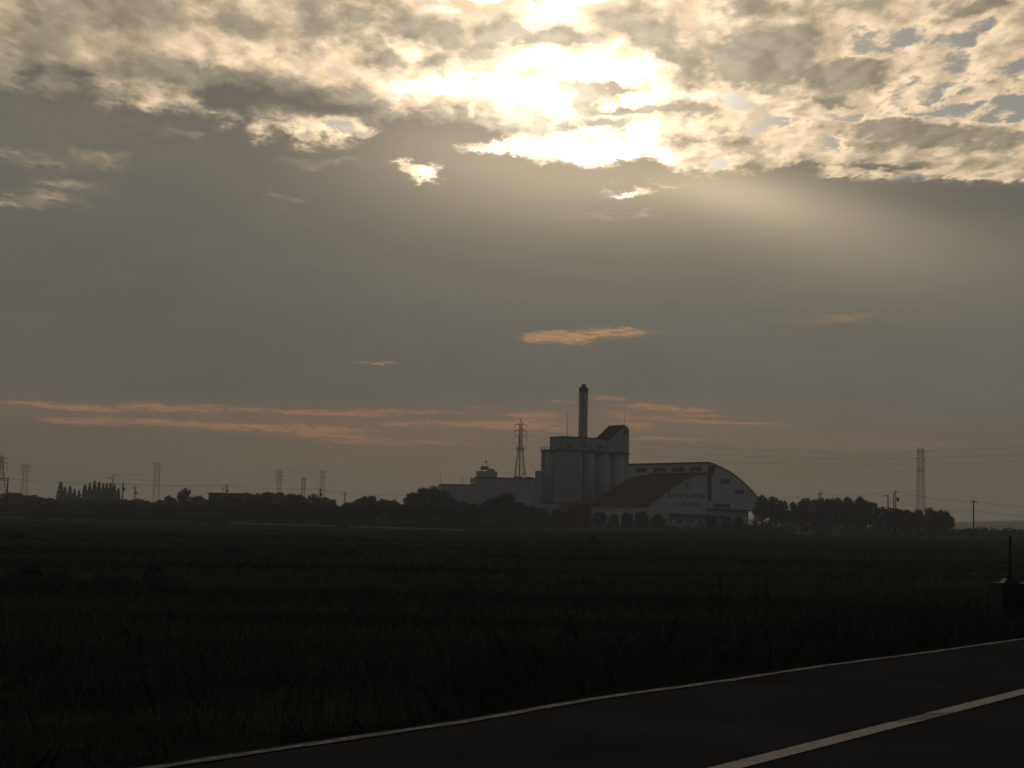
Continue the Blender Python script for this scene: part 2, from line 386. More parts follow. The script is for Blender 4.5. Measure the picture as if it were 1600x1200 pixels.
# ================================================================== the setting: ground, road, verge, hills, haze
ROADZ = 1.85
c0 = gnd(1131, 1200, ROADZ + .036); c1 = gnd(1600, 1080, ROADZ + .036)
RD = Vector((c1.x - c0.x, c1.y - c0.y, 0)).normalized()      # along the road
RN = Vector((-RD.y, RD.x, 0))                                # across it, away from the camera
def rp(t, n, z): return RD * t + RN * n + Vector((0, 0, z))
CN = c0.xy.dot(RN.xy)
EPX = [(240, 1199), (480, 1163), (720, 1128), (930, 1091), (1150, 1061), (1280, 1041), (1450, 1019), (1600, 998)]
ETN = [(gnd(x, y, ROADZ + .012).xy.dot(RD.xy), gnd(x, y, ROADZ + .012).xy.dot(RN.xy)) for x, y in EPX]
def edge_n(t):
    return float(np.interp(t, [a for a, _ in ETN] + [ETN[-1][0] + 60], [b for _, b in ETN] + [ETN[-1][1] - .25]))
TS = sorted(set([-250, -120, -60, -30, -15, -5] + [round(x, 1) for x in np.arange(0, 60, 1.0)] + [70, 90, 120, 180, 260, 400]))

def strip(ts, prof):                                          # prof(t) -> [(n, z), ...]
    mb = MB(); rows = []
    for t in ts:
        r = [rp(t, n, z) for n, z in prof(t)]; rows.append(range(len(mb.v), len(mb.v) + len(r))); mb.v += [tuple(p) for p in r]
    for a, b in zip(rows, rows[1:]):
        mb.f += [(a[i], b[i], b[i+1], a[i+1]) for i in range(len(a) - 1)]
    return mb

# ground sheet, finely lit fields: bands of rice between weedy bunds
def field_material():
    m = bpy.data.materials.new('field'); m.use_nodes = True; t = m.node_tree; p = t.nodes['Principled BSDF']
    p.inputs['Roughness'].default_value = 1.0; p.inputs['Specular IOR Level'].default_value = 0.0
    N = lambda k: t.nodes.new(k)
    c = N('ShaderNodeTexCoord')
    def nz(scale, st, det=5.0):
        mp = N('ShaderNodeMapping'); mp.inputs['Scale'].default_value = st; mp.inputs['Rotation'].default_value = (0, 0, R(-5)); t.links.new(c.outputs['Object'], mp.inputs[0])
        n = N('ShaderNodeTexNoise'); n.inputs['Scale'].default_value = scale; n.inputs['Detail'].default_value = det; n.inputs['Roughness'].default_value = .62
        t.links.new(mp.outputs[0], n.inputs['Vector']); return n.outputs[0]
    def ramp(s, stops):
        r = N('ShaderNodeValToRGB'); t.links.new(s, r.inputs[0])
        while len(r.color_ramp.elements) < len(stops): r.color_ramp.elements.new(.5)
        for e, (q, col) in zip(r.color_ramp.elements, stops): e.position = q; e.color = (*col, 1)
        return r.outputs[0]
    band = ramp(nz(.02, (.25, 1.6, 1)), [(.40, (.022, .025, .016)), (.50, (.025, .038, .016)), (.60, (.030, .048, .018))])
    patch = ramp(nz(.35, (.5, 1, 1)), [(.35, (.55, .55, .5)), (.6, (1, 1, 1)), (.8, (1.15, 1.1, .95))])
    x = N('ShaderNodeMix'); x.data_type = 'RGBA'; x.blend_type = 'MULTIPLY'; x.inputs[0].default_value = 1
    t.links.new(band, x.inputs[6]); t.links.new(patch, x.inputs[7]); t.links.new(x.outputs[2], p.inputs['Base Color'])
    b = N('ShaderNodeBump'); b.inputs['Strength'].default_value = .8; b.inputs['Distance'].default_value = .4
    t.links.new(nz(1.6, (1, 1, 1), 8.0), b.inputs['Height']); t.links.new(b.outputs[0], p.inputs['Normal'])
    return m
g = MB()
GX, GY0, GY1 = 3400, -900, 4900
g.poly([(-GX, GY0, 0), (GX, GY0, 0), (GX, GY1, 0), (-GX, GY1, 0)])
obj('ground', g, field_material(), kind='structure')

def asphalt():
    m = bpy.data.materials.new('asphalt'); m.use_nodes = True; t = m.node_tree; p = t.nodes['Principled BSDF']
    p.inputs['Roughness'].default_value = 1.0; p.inputs['Specular IOR Level'].default_value = .0
    c = t.nodes.new('ShaderNodeTexCoord')
    a = t.nodes.new('ShaderNodeTexNoise'); a.inputs['Scale'].default_value = 70; a.inputs['Detail'].default_value = 4
    b = t.nodes.new('ShaderNodeTexNoise'); b.inputs['Scale'].default_value = .7; b.inputs['Detail'].default_value = 6
    for n in (a, b): t.links.new(c.outputs['Object'], n.inputs['Vector'])
    r = t.nodes.new('ShaderNodeValToRGB'); r.color_ramp.elements[0].position = .3; r.color_ramp.elements[0].color = (.020, .021, .023, 1)
    r.color_ramp.elements[1].position = .72; r.color_ramp.elements[1].color = (.046, .047, .049, 1)
    ad = t.nodes.new('ShaderNodeMath'); ad.operation = 'MULTIPLY_ADD'; ad.inputs[1].default_value = .5
    h = t.nodes.new('ShaderNodeMath'); h.operation = 'MULTIPLY'; h.inputs[1].default_value = .5
    t.links.new(b.outputs[0], h.inputs[0]); t.links.new(a.outputs[0], ad.inputs[0]); t.links.new(h.outputs[0], ad.inputs[2])
    t.links.new(ad.outputs[0], r.inputs[0]); t.links.new(r.outputs[0], p.inputs['Base Color'])
    bu = t.nodes.new('ShaderNodeBump'); bu.inputs['Strength'].default_value = .5; bu.inputs['Distance'].default_value = .01
    t.links.new(a.outputs[0], bu.inputs['Height']); t.links.new(bu.outputs[0], p.inputs['Normal'])
    return m
def paint(name, hi, lo, cover):
    m = bpy.data.materials.new(name); m.use_nodes = True; t = m.node_tree; p = t.nodes['Principled BSDF']
    p.inputs['Roughness'].default_value = .9; p.inputs['Specular IOR Level'].default_value = .15
    c = t.nodes.new('ShaderNodeTexCoord')
    a = t.nodes.new('ShaderNodeTexNoise'); a.inputs['Scale'].default_value = 9; a.inputs['Detail'].default_value = 9; a.inputs['Roughness'].default_value = .7
    t.links.new(c.outputs['Object'], a.inputs['Vector'])
    r = t.nodes.new('ShaderNodeValToRGB'); t.links.new(a.outputs[0], r.inputs[0])
    r.color_ramp.elements[0].position = cover; r.color_ramp.elements[0].color = (*lo, 1)
    r.color_ramp.elements[1].position = cover + .12; r.color_ramp.elements[1].color = (*hi, 1)
    t.links.new(r.outputs[0], p.inputs['Base Color']); return m
M['paint'] = paint('road_paint', (.27, .255, .235), (.16, .15, .14), .36)
M['paint_worn'] = paint('road_paint_worn', (.125, .125, .115), (.08, .08, .075), .40)
M['paint_edge'] = paint('road_paint_edge', (.20, .195, .19), (.040, .040, .038), .50)

road = obj('road', strip(TS, lambda t: [(2 * CN - edge_n(t) - .3, ROADZ), (CN, ROADZ + .03), (edge_n(t) + .16, ROADZ)]), asphalt(), kind='structure')
def line_at(t0, t1, n, w, z, step=1.0, jag=0.0):
    ts = list(np.arange(t0, t1, step)) + [t1]
    r = random.Random(3)
    return strip(ts, lambda t: [((n(t) if callable(n) else n) - w / 2 - r.random() * jag, z(t)), ((n(t) if callable(n) else n) + w / 2 + r.random() * jag, z(t))])
# centre line: fresh paint either side of an older piece, skewed joints
ta, tb = gnd(1393, 1131, ROADZ).xy.dot(RD.xy), gnd(1446, 1118, ROADZ).xy.dot(RD.xy)
zc = ROADZ + .036
def skew(t0, t1, w, sk, z):
    mb = MB(); h = w / 2
    return mb.poly([rp(t0 - sk, CN - h, z), rp(t1 - sk, CN - h, z), rp(t1 + sk, CN + h, z), rp(t0 + sk, CN + h, z)])
obj('centre_line', skew(-120, ta, .17, -.16, zc), M['paint'], road)
obj('worn_centre_line', skew(ta + .005, tb - .005, .165, -.16, zc - .002), M['paint_worn'], road)
obj('centre_line', skew(tb, 380, .17, -.16, zc), M['paint'], road)
obj('edge_line', line_at(-100, 300, lambda t: edge_n(t), .075, lambda t: ROADZ + .012, .25, .03), M['paint_edge'], road)

def bank_h(t, k):
    return .10 * math.sin(t * .9 + k) + .07 * math.sin(t * 2.3 + 2 * k)
verge_m = mat('verge_soil', (.019, .020, .012), 1.0, .5, .8, col2=(.016, .014, .010), spec=0.0, bump=.6)
obj('verge', strip(TS, lambda t: [(edge_n(t) + .13, ROADZ - .012), (edge_n(t) + .55, ROADZ - .05 + bank_h(t, 1) * .3), (edge_n(t) + 1.4, ROADZ - .45 + bank_h(t, 2)), (edge_n(t) + 3.0, .75 + bank_h(t, 3)), (edge_n(t) + 4.6, .12), (edge_n(t) + 5.6, -.1)]), verge_m, kind='structure')
obj('verge', strip(TS, lambda t: [(-8.5, -.1), (-4.5, .4 + bank_h(t, 5)), (-1.5, ROADZ - .12), (2 * CN - edge_n(t) - .25, ROADZ - .02)]), verge_m, kind='structure')

# narrow farm track between the paddies
pa, pb = gnd(780, 874), gnd(1420, 893)
d_ = (pb - pa).normalized(); n_ = Vector((-d_.y, d_.x, 0))
mb = MB(); prev = None
for k in range(81):
    q = pa + d_ * (-140 + 320 * k / 80) + n_ * (1.2 * math.sin(k * .5))
    w = .5 + .18 * math.sin(k * 1.7)
    a, b = q - n_ * w, q + n_ * w; a.z = b.z = .05
    mb.v += [tuple(a), tuple(b)]
    if k: o = 2 * k - 2; mb.f.append((o, o+2, o+3, o+1))
obj('path', mb, M['dirt'], kind='structure')

# low wooded rise on the far horizon
mb = MB(); rr = random.Random(5); K = 160
for k in range(K + 1):
    x = -2600 + 5200 * k / K
    h = 9 + 3.5 * math.sin(k * .31) + 2 * math.sin(k * .83 + 1) + rr.random() * 1.8
    for (y, z) in ((2500, -.5), (2540, h * .75), (2600, h), (2720, h * .6), (2800, -.5)): mb.v.append((x, y, z + (rr.random() - .5) * .8 * (z > 0)))
    if k: o = 5 * (k - 1); mb.f += [(o+i, o+5+i, o+6+i, o+1+i) for i in range(4)]
obj('hills', mb, M['hill'], kind='structure', smooth=True)

# evening haze over the plain
hz_ = MB().box(-3450, 3450, -950, 4950, -1.0, 104)
hm = bpy.data.materials.new('haze'); hm.use_nodes = True; t = hm.node_tree
for n in list(t.nodes): t.nodes.remove(n)
pv = t.nodes.new('ShaderNodeVolumePrincipled'); mo = t.nodes.new('ShaderNodeOutputMaterial')
pv.inputs['Color'].default_value = (.80, .87, .93, 1); pv.inputs['Density'].default_value = .00025; pv.inputs['Anisotropy'].default_value = .25
t.links.new(pv.outputs[0], mo.inputs['Volume'])
obj('haze', hz_, hm, kind='stuff')

# ================================================================== buildings
class Frame:
    """local frame of a building: x along its long face (to the right and away), y back, z up"""
    def __init__(s, px, D, ang):
        d = ray(px, 790); s.o = Vector((d.x / d.y * D, D, 0)); s.a = R(ang)
        s.L = Vector((math.cos(s.a), math.sin(s.a), 0)); s.S = Vector((-math.sin(s.a), math.cos(s.a), 0))
    def fx(s, px, ly=0.0, py=750):
        d = ray(px, py); k = d.x / d.y; p = s.o + s.S * ly
        return (k * p.y - p.x) / (s.L.x - k * s.L.y)
    def fy(s, px, lx=0.0, py=750):
        d = ray(px, py); k = d.x / d.y; p = s.o + s.L * lx
        return (k * p.y - p.x) / (s.S.x - k * s.S.y)
    def fz(s, px, py, lx, ly=0.0):
        d = ray(px, py); p = s.o + s.L * lx + s.S * ly
        return EYE.z + d.z / d.y * p.y
    def pt(s, px, py, ly=0.0):          # local (x, z) on the plane y = ly
        x = s.fx(px, ly, py); return x, s.fz(px, py, x, ly)

def text_mesh(body, w, h, name, bold=0.0):
    c = bpy.data.curves.new(name, 'FONT'); c.body = body; c.offset = bold; c.extrude = .02; c.resolution_u = 2
    o = bpy.data.objects.new(name, c); COL.objects.link(o)
    dg = bpy.context.evaluated_depsgraph_get()
    m = bpy.data.meshes.new_from_object(o.evaluated_get(dg))
    bpy.data.objects.remove(o); bpy.data.curves.remove(c)
    co = np.empty(len(m.vertices) * 3); m.vertices.foreach_get('co', co); co = co.reshape(-1, 3)
    lo, hi = co.min(0), co.max(0)
    x = (co[:, 0] - lo[0]) / (hi[0] - lo[0]) * w; z = (co[:, 1] - lo[1]) / (hi[1] - lo[1]) * h; y = -co[:, 2]
    m.vertices.foreach_set('co', np.stack([x, y, z], 1).ravel()); m.update(); m.name = name
    m.materials.clear()
    return m

def window(parent, x0, x1, z0, z1, y, n=2, face='front', name='window', mt='glass'):
    """frame > pane set in a wall; front faces -y, side faces -x (then x0, x1 run along y)"""
    fr = MB(); t = min(.14, (z1 - z0) * .1)
    def B(mb, a0, a1, b0, b1, d0, d1):
        if face == 'front': mb.box(a0, a1, y - d1, y - d0, b0, b1)
        else: mb.box(y - d1, y - d0, a0, a1, b0, b1)
    B(fr, x0, x1, z0, z0 + t, -.02, .10); B(fr, x0, x1, z1 - t, z1, -.02, .10)
    for k in range(n + 1):
        q = x0 + (x1 - x0 - t) * k / n
        B(fr, q, q + t, z0 + t, z1 - t, -.02, .08)
    w = obj(name, fr, M['frame'], parent)
    for k in range(n):
        q0 = x0 + (x1 - x0 - t) * k / n + t; q1 = x0 + (x1 - x0 - t) * (k + 1) / n
        p = MB(); B(p, q0, q1, z0 + t, z1 - t, -.02, .03)
        obj('pane', p, M[mt], w)
    return w

# ------------------------------------------------------------------ grain elevator
E_ = Frame(872, 645, 34)
el = thing('grain_elevator', 'tall grey grain elevator with fluted silos and a slant roofed head house', 'grain elevator', E_.o, E_.a)
X1 = E_.fx(983); XP = E_.fx(911); Y1 = E_.fy(845)
ZT = E_.fz(872, 704.5, 0); ZB = E_.fz(872, 787, 0)
obj('core_wall', MB().box(2.6, X1 - .3, 3.0, Y1 - .3, 0, ZT), M['concrete'], el)
obj('end_pier', MB().box(X1 - 1.2, X1 - .02, .3, Y1 - .2, ZB + .35, ZT), M['concrete'], el)
obj('end_pier', MB().box(.05, 2.6, Y1 - 1.4, Y1, ZB + .35, ZT), M['concrete'], el)
obj('plinth', MB().box(-.25, X1 + .1, -.35, Y1 + .2, 0, ZB), M['concrete'], el)
obj('plinth_ledge', MB().box(-.45, X1 + .2, -.55, Y1 + .3, ZB + .003, ZB + .35), M['trim'], el)
obj('pier', MB().box(.1, XP, .1, 3.3, ZB + .35, ZT), M['concrete'], el)
rs = (X1 - XP - .4) / 6
for k in range(3):
    cx = XP + .5 + rs * (2 * k + 1)
    obj('silo', MB().tube((cx, rs + .05, ZB + .35), (cx, rs + .05, ZT), rs - .06, n=40), M['concrete'], el, True)
rl = (Y1 - 4.3) / 2
obj('silo', MB().tube((rl - .2, 4.2 + rl, ZB + .35), (rl - .2, 4.2 + rl, ZT), rl, n=40), M['concrete'], el, True)
obj('roof_slab', MB().box(-.2, X1 + .06, -.2, Y1 + .15, ZT + .003, ZT + .8), M['trim'], el)
ZS = ZT + .8
GYF = 1.2; GX0 = E_.fx(879, GYF); ZG = E_.fz(879, 683, GX0, GYF); GYB = E_.fy(858, GX0)
XT = E_.fx(950, GYF)
obj('gallery', MB().box(GX0, X1 - .1, GYF, GYB, ZS + .003, ZG), M['concrete'], el)
obj('parapet', MB().box(GX0 - .25, XT, GYF - .25, GYB + .2, ZG + .003, ZG + .45), M['trim'], el)
# head house with slanted ribbed roof and rounded shoulder
prof = [E_.pt(950, 688.5, GYF), E_.pt(974.5, 666.5, GYF)]
x3, z3 = E_.pt(983, 676, GYF); x2, z2 = prof[1]
for k in range(1, 6):
    a = R(90) * k / 5
    prof.append((x2 + (x3 - x2) * math.sin(a), z3 + (z2 + .6 - z3) * math.cos(a)))
prof += [(x3, ZS + .05), (prof[0][0], ZS + .05)]
HYB = E_.fy(953, x2, 666)
obj('head_house', MB().prism(prof, lambda a, b, t: (a, t, b), GYF - .12, HYB), M['concrete'], el)
(ax, az_), (bx_, bz_) = prof[0], prof[1]
dxr, dzr = bx_ - ax, bz_ - az_; ln = math.hypot(dxr, dzr); ux, uz = dxr / ln, dzr / ln; nx, nz_ = -uz, ux
q = lambda s, h: (ax + ux * s + nx * h, az_ + uz * s + nz_ * h)
sr_ = obj('slant_roof', MB().prism([q(-.6, .02), q(ln + .5, .02), q(ln + .5, .3), q(-.6, .3)], lambda a, b, t: (a, t, b), GYF - .5, HYB + .3), M['red'], el)
for k in range(9):
    yy = GYF - .4 + (HYB + .5 - GYF) * k / 8
    obj('rib', MB().prism([q(-.6, .303), q(ln + .5, .303), q(ln + .7, .75), q(-.6, .45)], lambda a, b, t: (a, t, b), yy, yy + .22), M['red'], sr_)
cxl, czl = E_.pt(977, 675, GYF)
lv = obj('round_louvre', MB().tube((cxl, GYF - .12, czl), (cxl, GYF - .3, czl), 1.15, n=28), M['trim'], el)
for px, w in ((889, 6.2), (938, 5.5), (961, 5.5)):
    xa, za = E_.pt(px - w / 2, 693.5 + (px - 889) * .045, GYF); xb = E_.fx(px + w / 2, GYF)
    window(el, xa, xb, za - 1.55, za, GYF, 2)
xa, za = E_.pt(947, 697, GYF); window(el, xa, xa + .8, za - 1.5, za, GYF, 1)
# faded emblem and small lettering on the gallery wall
xa, za = E_.pt(913.3, 696, GYF)
em = MB()
for k in range(5):
    a = 2 * math.pi * k / 5 + math.pi / 2; ca, sa_ = math.cos(a), math.sin(a)
    em.prism([(xa, za), (xa + .55 * ca - .35 * sa_, za + .55 * sa_ + .35 * ca), (xa + 1.25 * ca, za + 1.25 * sa_), (xa + .55 * ca + .35 * sa_, za + .55 * sa_ - .35 * ca)], lambda a_, b_, t: (a_, t, b_), GYF - .06, GYF - .005)
obj('emblem', em, M['letter'], el)
for k in range(5):
    x_, z_ = E_.pt(902.5 + k * 2.2, 690 + k * .12, GYF); lt = MB()
    lt.box(x_, x_ + .38, GYF - .05, GYF - .005, z_ - .5, z_ - .4); lt.box(x_ + .14, x_ + .24, GYF - .05, GYF - .005, z_ - .85, z_ - .1)
    obj('letter', lt, M['emblem'], el)
# guard rail on the open corner of the slab, lightning rods
gr = MB(); x0, x1, y0, y1 = -.4, GX0 - .4, 1.0, Y1 + .2
for a, b in (((x0, y0), (x0, y1)), ((x0, y1), (x1, y1)), ((x0, y0), (x1, y0))):
    for h in (.55, 1.1): gr.bar((*a, ZS + h), (*b, ZS + h), .07)
    n = 6
    for k in range(n + 1): gr.bar((a[0] + (b[0] - a[0]) * k / n, a[1] + (b[1] - a[1]) * k / n, ZS), (a[0] + (b[0] - a[0]) * k / n, a[1] + (b[1] - a[1]) * k / n, ZS + 1.12), .07)
obj('guard_rail', gr, M['steel'], el)
def rod(px, pyt, lx, ly, zb):
    zt = E_.fz(px, pyt, lx, ly)
    obj('lightning_rod', MB().tube((lx, ly, zb), (lx, ly, zb + (zt - zb) * .45), .13, .10, 6).tube((lx, ly, zb + (zt - zb) * .45), (lx, ly, zt), .07, .03, 6), M['dark'], el)
yr = GYF + 4; rod(885, 640, E_.fx(885, yr), yr, ZG + .4)
rod(985, 632, X1 + .35, GYF + 3, ZS)
obj('annex', MB().box(1.0, 9.0, Y1 + .35, E_.fy(836, 1.0), 0, E_.fz(840, 735.5, 1.0, Y1 + 3)), M['pale'], el)
obj('groove_strip', MB().box(XP - .1, XP + .35, -.2, .08, ZB + .36, ZT), M['trim'], el)  # dark strip along the groove between flat pier and first silo

# ------------------------------------------------------------------ chimney behind the elevator
d = ray(910.5, 700); CY = 668
ch = thing('chimney', 'slim pale chimney with a dark sooty top rising behind the grain elevator', 'chimney', (d.x / d.y * CY, CY, 0))
zt = at(910.5, 605.5, CY).z; rc = 7.15 * CY / F
obj('shaft', MB().tube((0, 0, 0), (0, 0, zt - 2.6), rc * 1.03, rc, 36), M['concrete'], ch, True)
obj('ring', MB().tube((0, 0, zt - 2.6), (0, 0, zt - 2.25), rc + .04, rc + .04, 36), M['panel'], ch, True)
obj('dark_top', MB().tube((0, 0, zt - 2.25), (0, 0, zt), rc + .02, rc + .02, 36), M['band'], ch, True)
obj('flue', MB().tube((0, 0, zt), (0, 0, at(910.5, 600.5, CY).z), rc * .47, rc * .45, 24), M['band'], ch, True)
ld = MB()
for s in (-.22, .22): ld.bar((s - .5, -rc * 1.04, 0), (s - .5, -rc * 1.02, zt - 2.7), .05)
for k in range(int((zt - 3) / .6)): ld.bar((-.72, -rc * 1.04, .4 + k * .6), (-.28, -rc * 1.04, .4 + k * .6), .035)
obj('ladder', ld, M['dark'], ch)
obj('hatch', MB().box(-.75, .1, -rc * 1.07, -rc * .9, at(909, 678.5, CY).z, at(909, 675, CY).z), M['band'], ch)

# ------------------------------------------------------------------ arched storage hall
H_ = Frame(1013, 590, 37)
hl = thing('storage_hall', 'wide arched storage hall with a dark red roof and dark lettering on its pale gable', 'warehouse', H_.o, H_.a)
XJ = H_.fx(1105.3); XR = H_.fx(1195)
LA = [(1013, 790.5), (1020, 785), (1028, 778), (1035, 772.5), (1042, 767.5), (1050, 762), (1059, 756), (1068.5, 750.5), (1080, 745.5), (1092, 742.3), (1105.3, 741)]
RA = [(1105.3, 722.6), (1115, 725.5), (1124.5, 729.5), (1135, 735), (1145.5, 741.5), (1156, 749.7), (1166.5, 759.5), (1175, 768), (1182, 776.5), (1189, 787), (1195, 796)]
la = [H_.pt(*p) for p in LA]; ra = [H_.pt(*p) for p in RA]
la[-1] = (XJ, la[-1][1]); ra[0] = (XJ, ra[0][1])
YL = H_.fy(924, 0, 788); YR = H_.fy(982, XJ, 723)
pr = lambda a, b, t: (a, t, b)
zj, zr = la[-1][1], ra[0][1]
obj('low_gable', MB().prism([(0, 0)] + la + [(XJ - .01, 0)], pr, 0, YL), M['panel'], hl)
XC = H_.fx(1168, 0, 805); zc_ = H_.fz(1168, 798, XC)
obj('high_gable', MB().prism([(XJ, zc_)] + ra + [(ra[-1][0], zc_)], pr, -.05, YR), M['panel'], hl)
obj('ground_storey', MB().box(XJ, XC, .1, YR, 0, zc_ - .01), M['panel'], hl)
def shell(name, pts, y0, y1, t, m, sub=None):
    outer = []
    for i, (x, z) in enumerate(pts):
        a = pts[max(i-1, 0)]; b = pts[min(i+1, len(pts)-1)]; dx, dz = b[0]-a[0], b[1]-a[1]; l = math.hypot(dx, dz)
        outer.append((x - dz / l * t, z + dx / l * t))
    inner = [(x + (ox - x) * .05, z + (oz - z) * .05) for (x, z), (ox, oz) in zip(pts, outer)]
    mb = MB()
    for i in range(len(pts) - 1):
        a, b, c, d2 = inner[i], inner[i+1], outer[i+1], outer[i]
        mb.hexa([(a[0], y0, a[1]), (b[0], y0, b[1]), (b[0], y1, b[1]), (a[0], y1, a[1])], [(d2[0], y0, d2[1]), (c[0], y0, c[1]), (c[0], y1, c[1]), (d2[0], y1, d2[1])])
    r = obj(name, mb, m, hl)
    return r, outer
lf, outer = shell('red_roof', la[:-1] + [(XJ - .02, zj)], -.5, YL + .4, .28, M['red'])
for k in range(1, 15):              # standing seams over the curved roof
    y = YL * k / 15
    mb = MB()
    for a, b in zip(outer, outer[1:]): mb.bar((a[0], y, a[1] + .03), (b[0], y, b[1] + .03), .12)
    obj('seam', mb, M['red'], lf)
shell('arch_roof', ra, -.45, YR + .4, .3, M['trim'])
obj('eave', MB().box(XJ - .4, XJ - .02, -.4, YR, zr - .35, zr + .12), M['trim'], hl)
obj('gutter', MB().box(XJ - .35, XJ - .02, .2, YL, zj + .32, zj + .75), M['trim'], hl)
obj('eave_gutter', MB().box(-.75, -.35, -.4, YL, la[0][1] - .35, la[0][1] - .02), M['trim'], hl)
for pa_, pb_ in ((993, 1011), (1021, 1039.5), (1050, 1069), (1078, 1096.5)):
    z1 = H_.fz(1060, 729, XJ, 10); z0 = H_.fz(1060, 736, XJ, 10)
    window(hl, H_.fy(pb_, XJ), H_.fy(pa_, XJ), z0, z1, XJ, 6, 'side', 'clerestory_window')
for (a, b, c, d2, n) in ((1126, 1140.5, 748.3, 755.8, 3), (1148, 1162, 765, 772.5, 3), (1114, 1140, 786.5, 794, 5)):
    x0, z1 = H_.pt(a, c); x1, z0 = H_.pt(b, d2); window(hl, x0, x1, z0, z1, -.05, n, name='gable_window')
x0, z1 = H_.pt(1106.3, 738); x1, z0 = H_.pt(1109.3, 782)
obj('vent_duct', MB().box(x0, x1, -.75, -.055, z0, z1), M['trim'], hl)
x0, z1 = H_.pt(1106.5, 727); x1, z0 = H_.pt(1115, 736); zz = H_.fz(1110, 742, x0)
obj('duct_head', MB().box(x0, x1, -1.0, -.055, z0, z1).box(x0, x0 + (x1 - x0) * .7, -.9, -.055, zz, z0 - .003), M['trim'], hl)
# canopies
x0, z0 = H_.pt(1103, 793); x1, z1 = H_.pt(1199, 799.5)
obj('canopy', MB().hexa([(x0, -1.6, z0 - .9), (x1, -1.6, z1 - .25), (x1, -.06, z1 - .15), (x0, -.06, z0 - .8)], [(x0, -1.6, z0 - .4), (x1, -1.6, z1 + .2), (x1, -.06, z1 + .3), (x0, -.06, z0 - .3)]), M['trim'], hl)
x0, z0 = H_.pt(1045, 802.5); x1, z1 = H_.pt(1128, 805.5)
obj('canopy', MB().hexa([(x0, -2.2, z0 - .55), (x1, -2.2, z1 - .55), (x1, -.005, z1 - .45), (x0, -.005, z0 - .45)], [(x0, -2.2, z0 - .05), (x1, -2.2, z1 - .05), (x1, -.005, z1 + .1), (x0, -.005, z0 + .1)]), M['trim'], hl)
for (a, b, c, d2, n) in ((1044, 1049, 811, 817, 1), (1056, 1067, 812.5, 817.5, 2), (1073, 1077, 813, 817, 1), (1078.5, 1083, 812.5, 817.5, 1)):
    x0, z1 = H_.pt(a, c); x1, z0 = H_.pt(b, d2); window(hl, x0, x1, z0, z1, 0, n, name='office_window')
x0, z1 = H_.pt(1091, 812); x1, z0 = H_.pt(1098, 821)
dr = obj('door', MB().box(x0, x1, -.08, -.005, .1, z1), M['frame'], hl); obj('handle', MB().box(x1 - .3, x1 - .2, -.16, -.083, 1.0, 1.2), M['steel'], dr)
x0, z1 = H_.pt(1169, 800); x1, z0 = H_.pt(1191, 826)
for k in range(3): obj('post', MB().box(x0 + (x1 - x0) * k / 2, x0 + (x1 - x0) * k / 2 + .4, .3, .7, 0, zc_ - .2), M['pale'], hl)
obj('bay_back', MB().box(XC + .01, x1, 9, 9.3, 0, zc_ - .02), M['trim'], hl)
# lettering
x0, z1 = H_.pt(1043, 768.7); x1, z0 = H_.pt(1103.5, 779.8)
m_ = text_mesh('カントリーエレベーター', x1 - x0, z1 - z0, 'sign_lettering', .045); o = obj('sign_lettering', m_, M['letter'], hl); o.location = (x0, -.03, z0)
x0, z1 = H_.pt(1051, 784.3); x1, z0 = H_.pt(1096.5, 791.6)
m_ = text_mesh('いるま野農業協同組合', x1 - x0, z1 - z0, 'sign_lettering', .012); o = obj('small_lettering', m_, M['emblem'], hl); o.location = (x0, -.03, z0)
xe, ze = H_.pt(1074, 758)
mb = MB()
for k in (-1, 0, 1): mb.box(xe + k * .75 - .25, xe + k * .75 + .25, -.05, -.005, ze - 1.2 + abs(k) * .5, ze + 1.2 - abs(k) * .6)
obj('emblem', mb, M['emblem'], hl)
for k in range(4):
    mb = MB(); x_, z_ = H_.pt(1070 + k * 2.4, 763.6); mb.box(x_, x_ + .42, -.05, -.005, z_ - .35, z_); mb.box(x_ + .14, x_ + .26, -.05, -.005, z_ - .8, z_ - .36); obj('letter', mb, M['emblem'], hl)

# ------------------------------------------------------------------ orange shed at the foot of the silos
S_ = Frame(899, 615, 30)
sh = thing('sheet_metal_shed', 'rusty orange sheet metal shed at the foot of the silos beside the hall', 'shed', S_.o, S_.a)
sx1 = S_.fx(968); sz = S_.fz(930, 787, sx1 / 2)
obj('wall', MB().box(0, sx1, 0, 12, 0, sz - .3), M['rust'], sh)
rf = MB().hexa([(-.4, -.5, sz - .3), (sx1 + .3, -.5, sz - .3), (sx1 + .3, 12.4, sz + .5), (-.4, 12.4, sz + .5)], [(-.4, -.5, sz - .1), (sx1 + .3, -.5, sz - .1), (sx1 + .3, 12.4, sz + .7), (-.4, 12.4, sz + .7)])
obj('roof', rf, M['rust'], sh)
rb = MB()
for k in range(36): rb.box(sx1 * k / 36, sx1 * k / 36 + .12, -.07, -.002, 0, sz - .32)
obj('rib_sheet', rb, M['rust'], sh)
for k in range(2): obj('shutter', MB().box(sx1 * (.18 + .42 * k), sx1 * (.4 + .42 * k), -.13, -.075, 0, 4.2), M['trim'], sh)

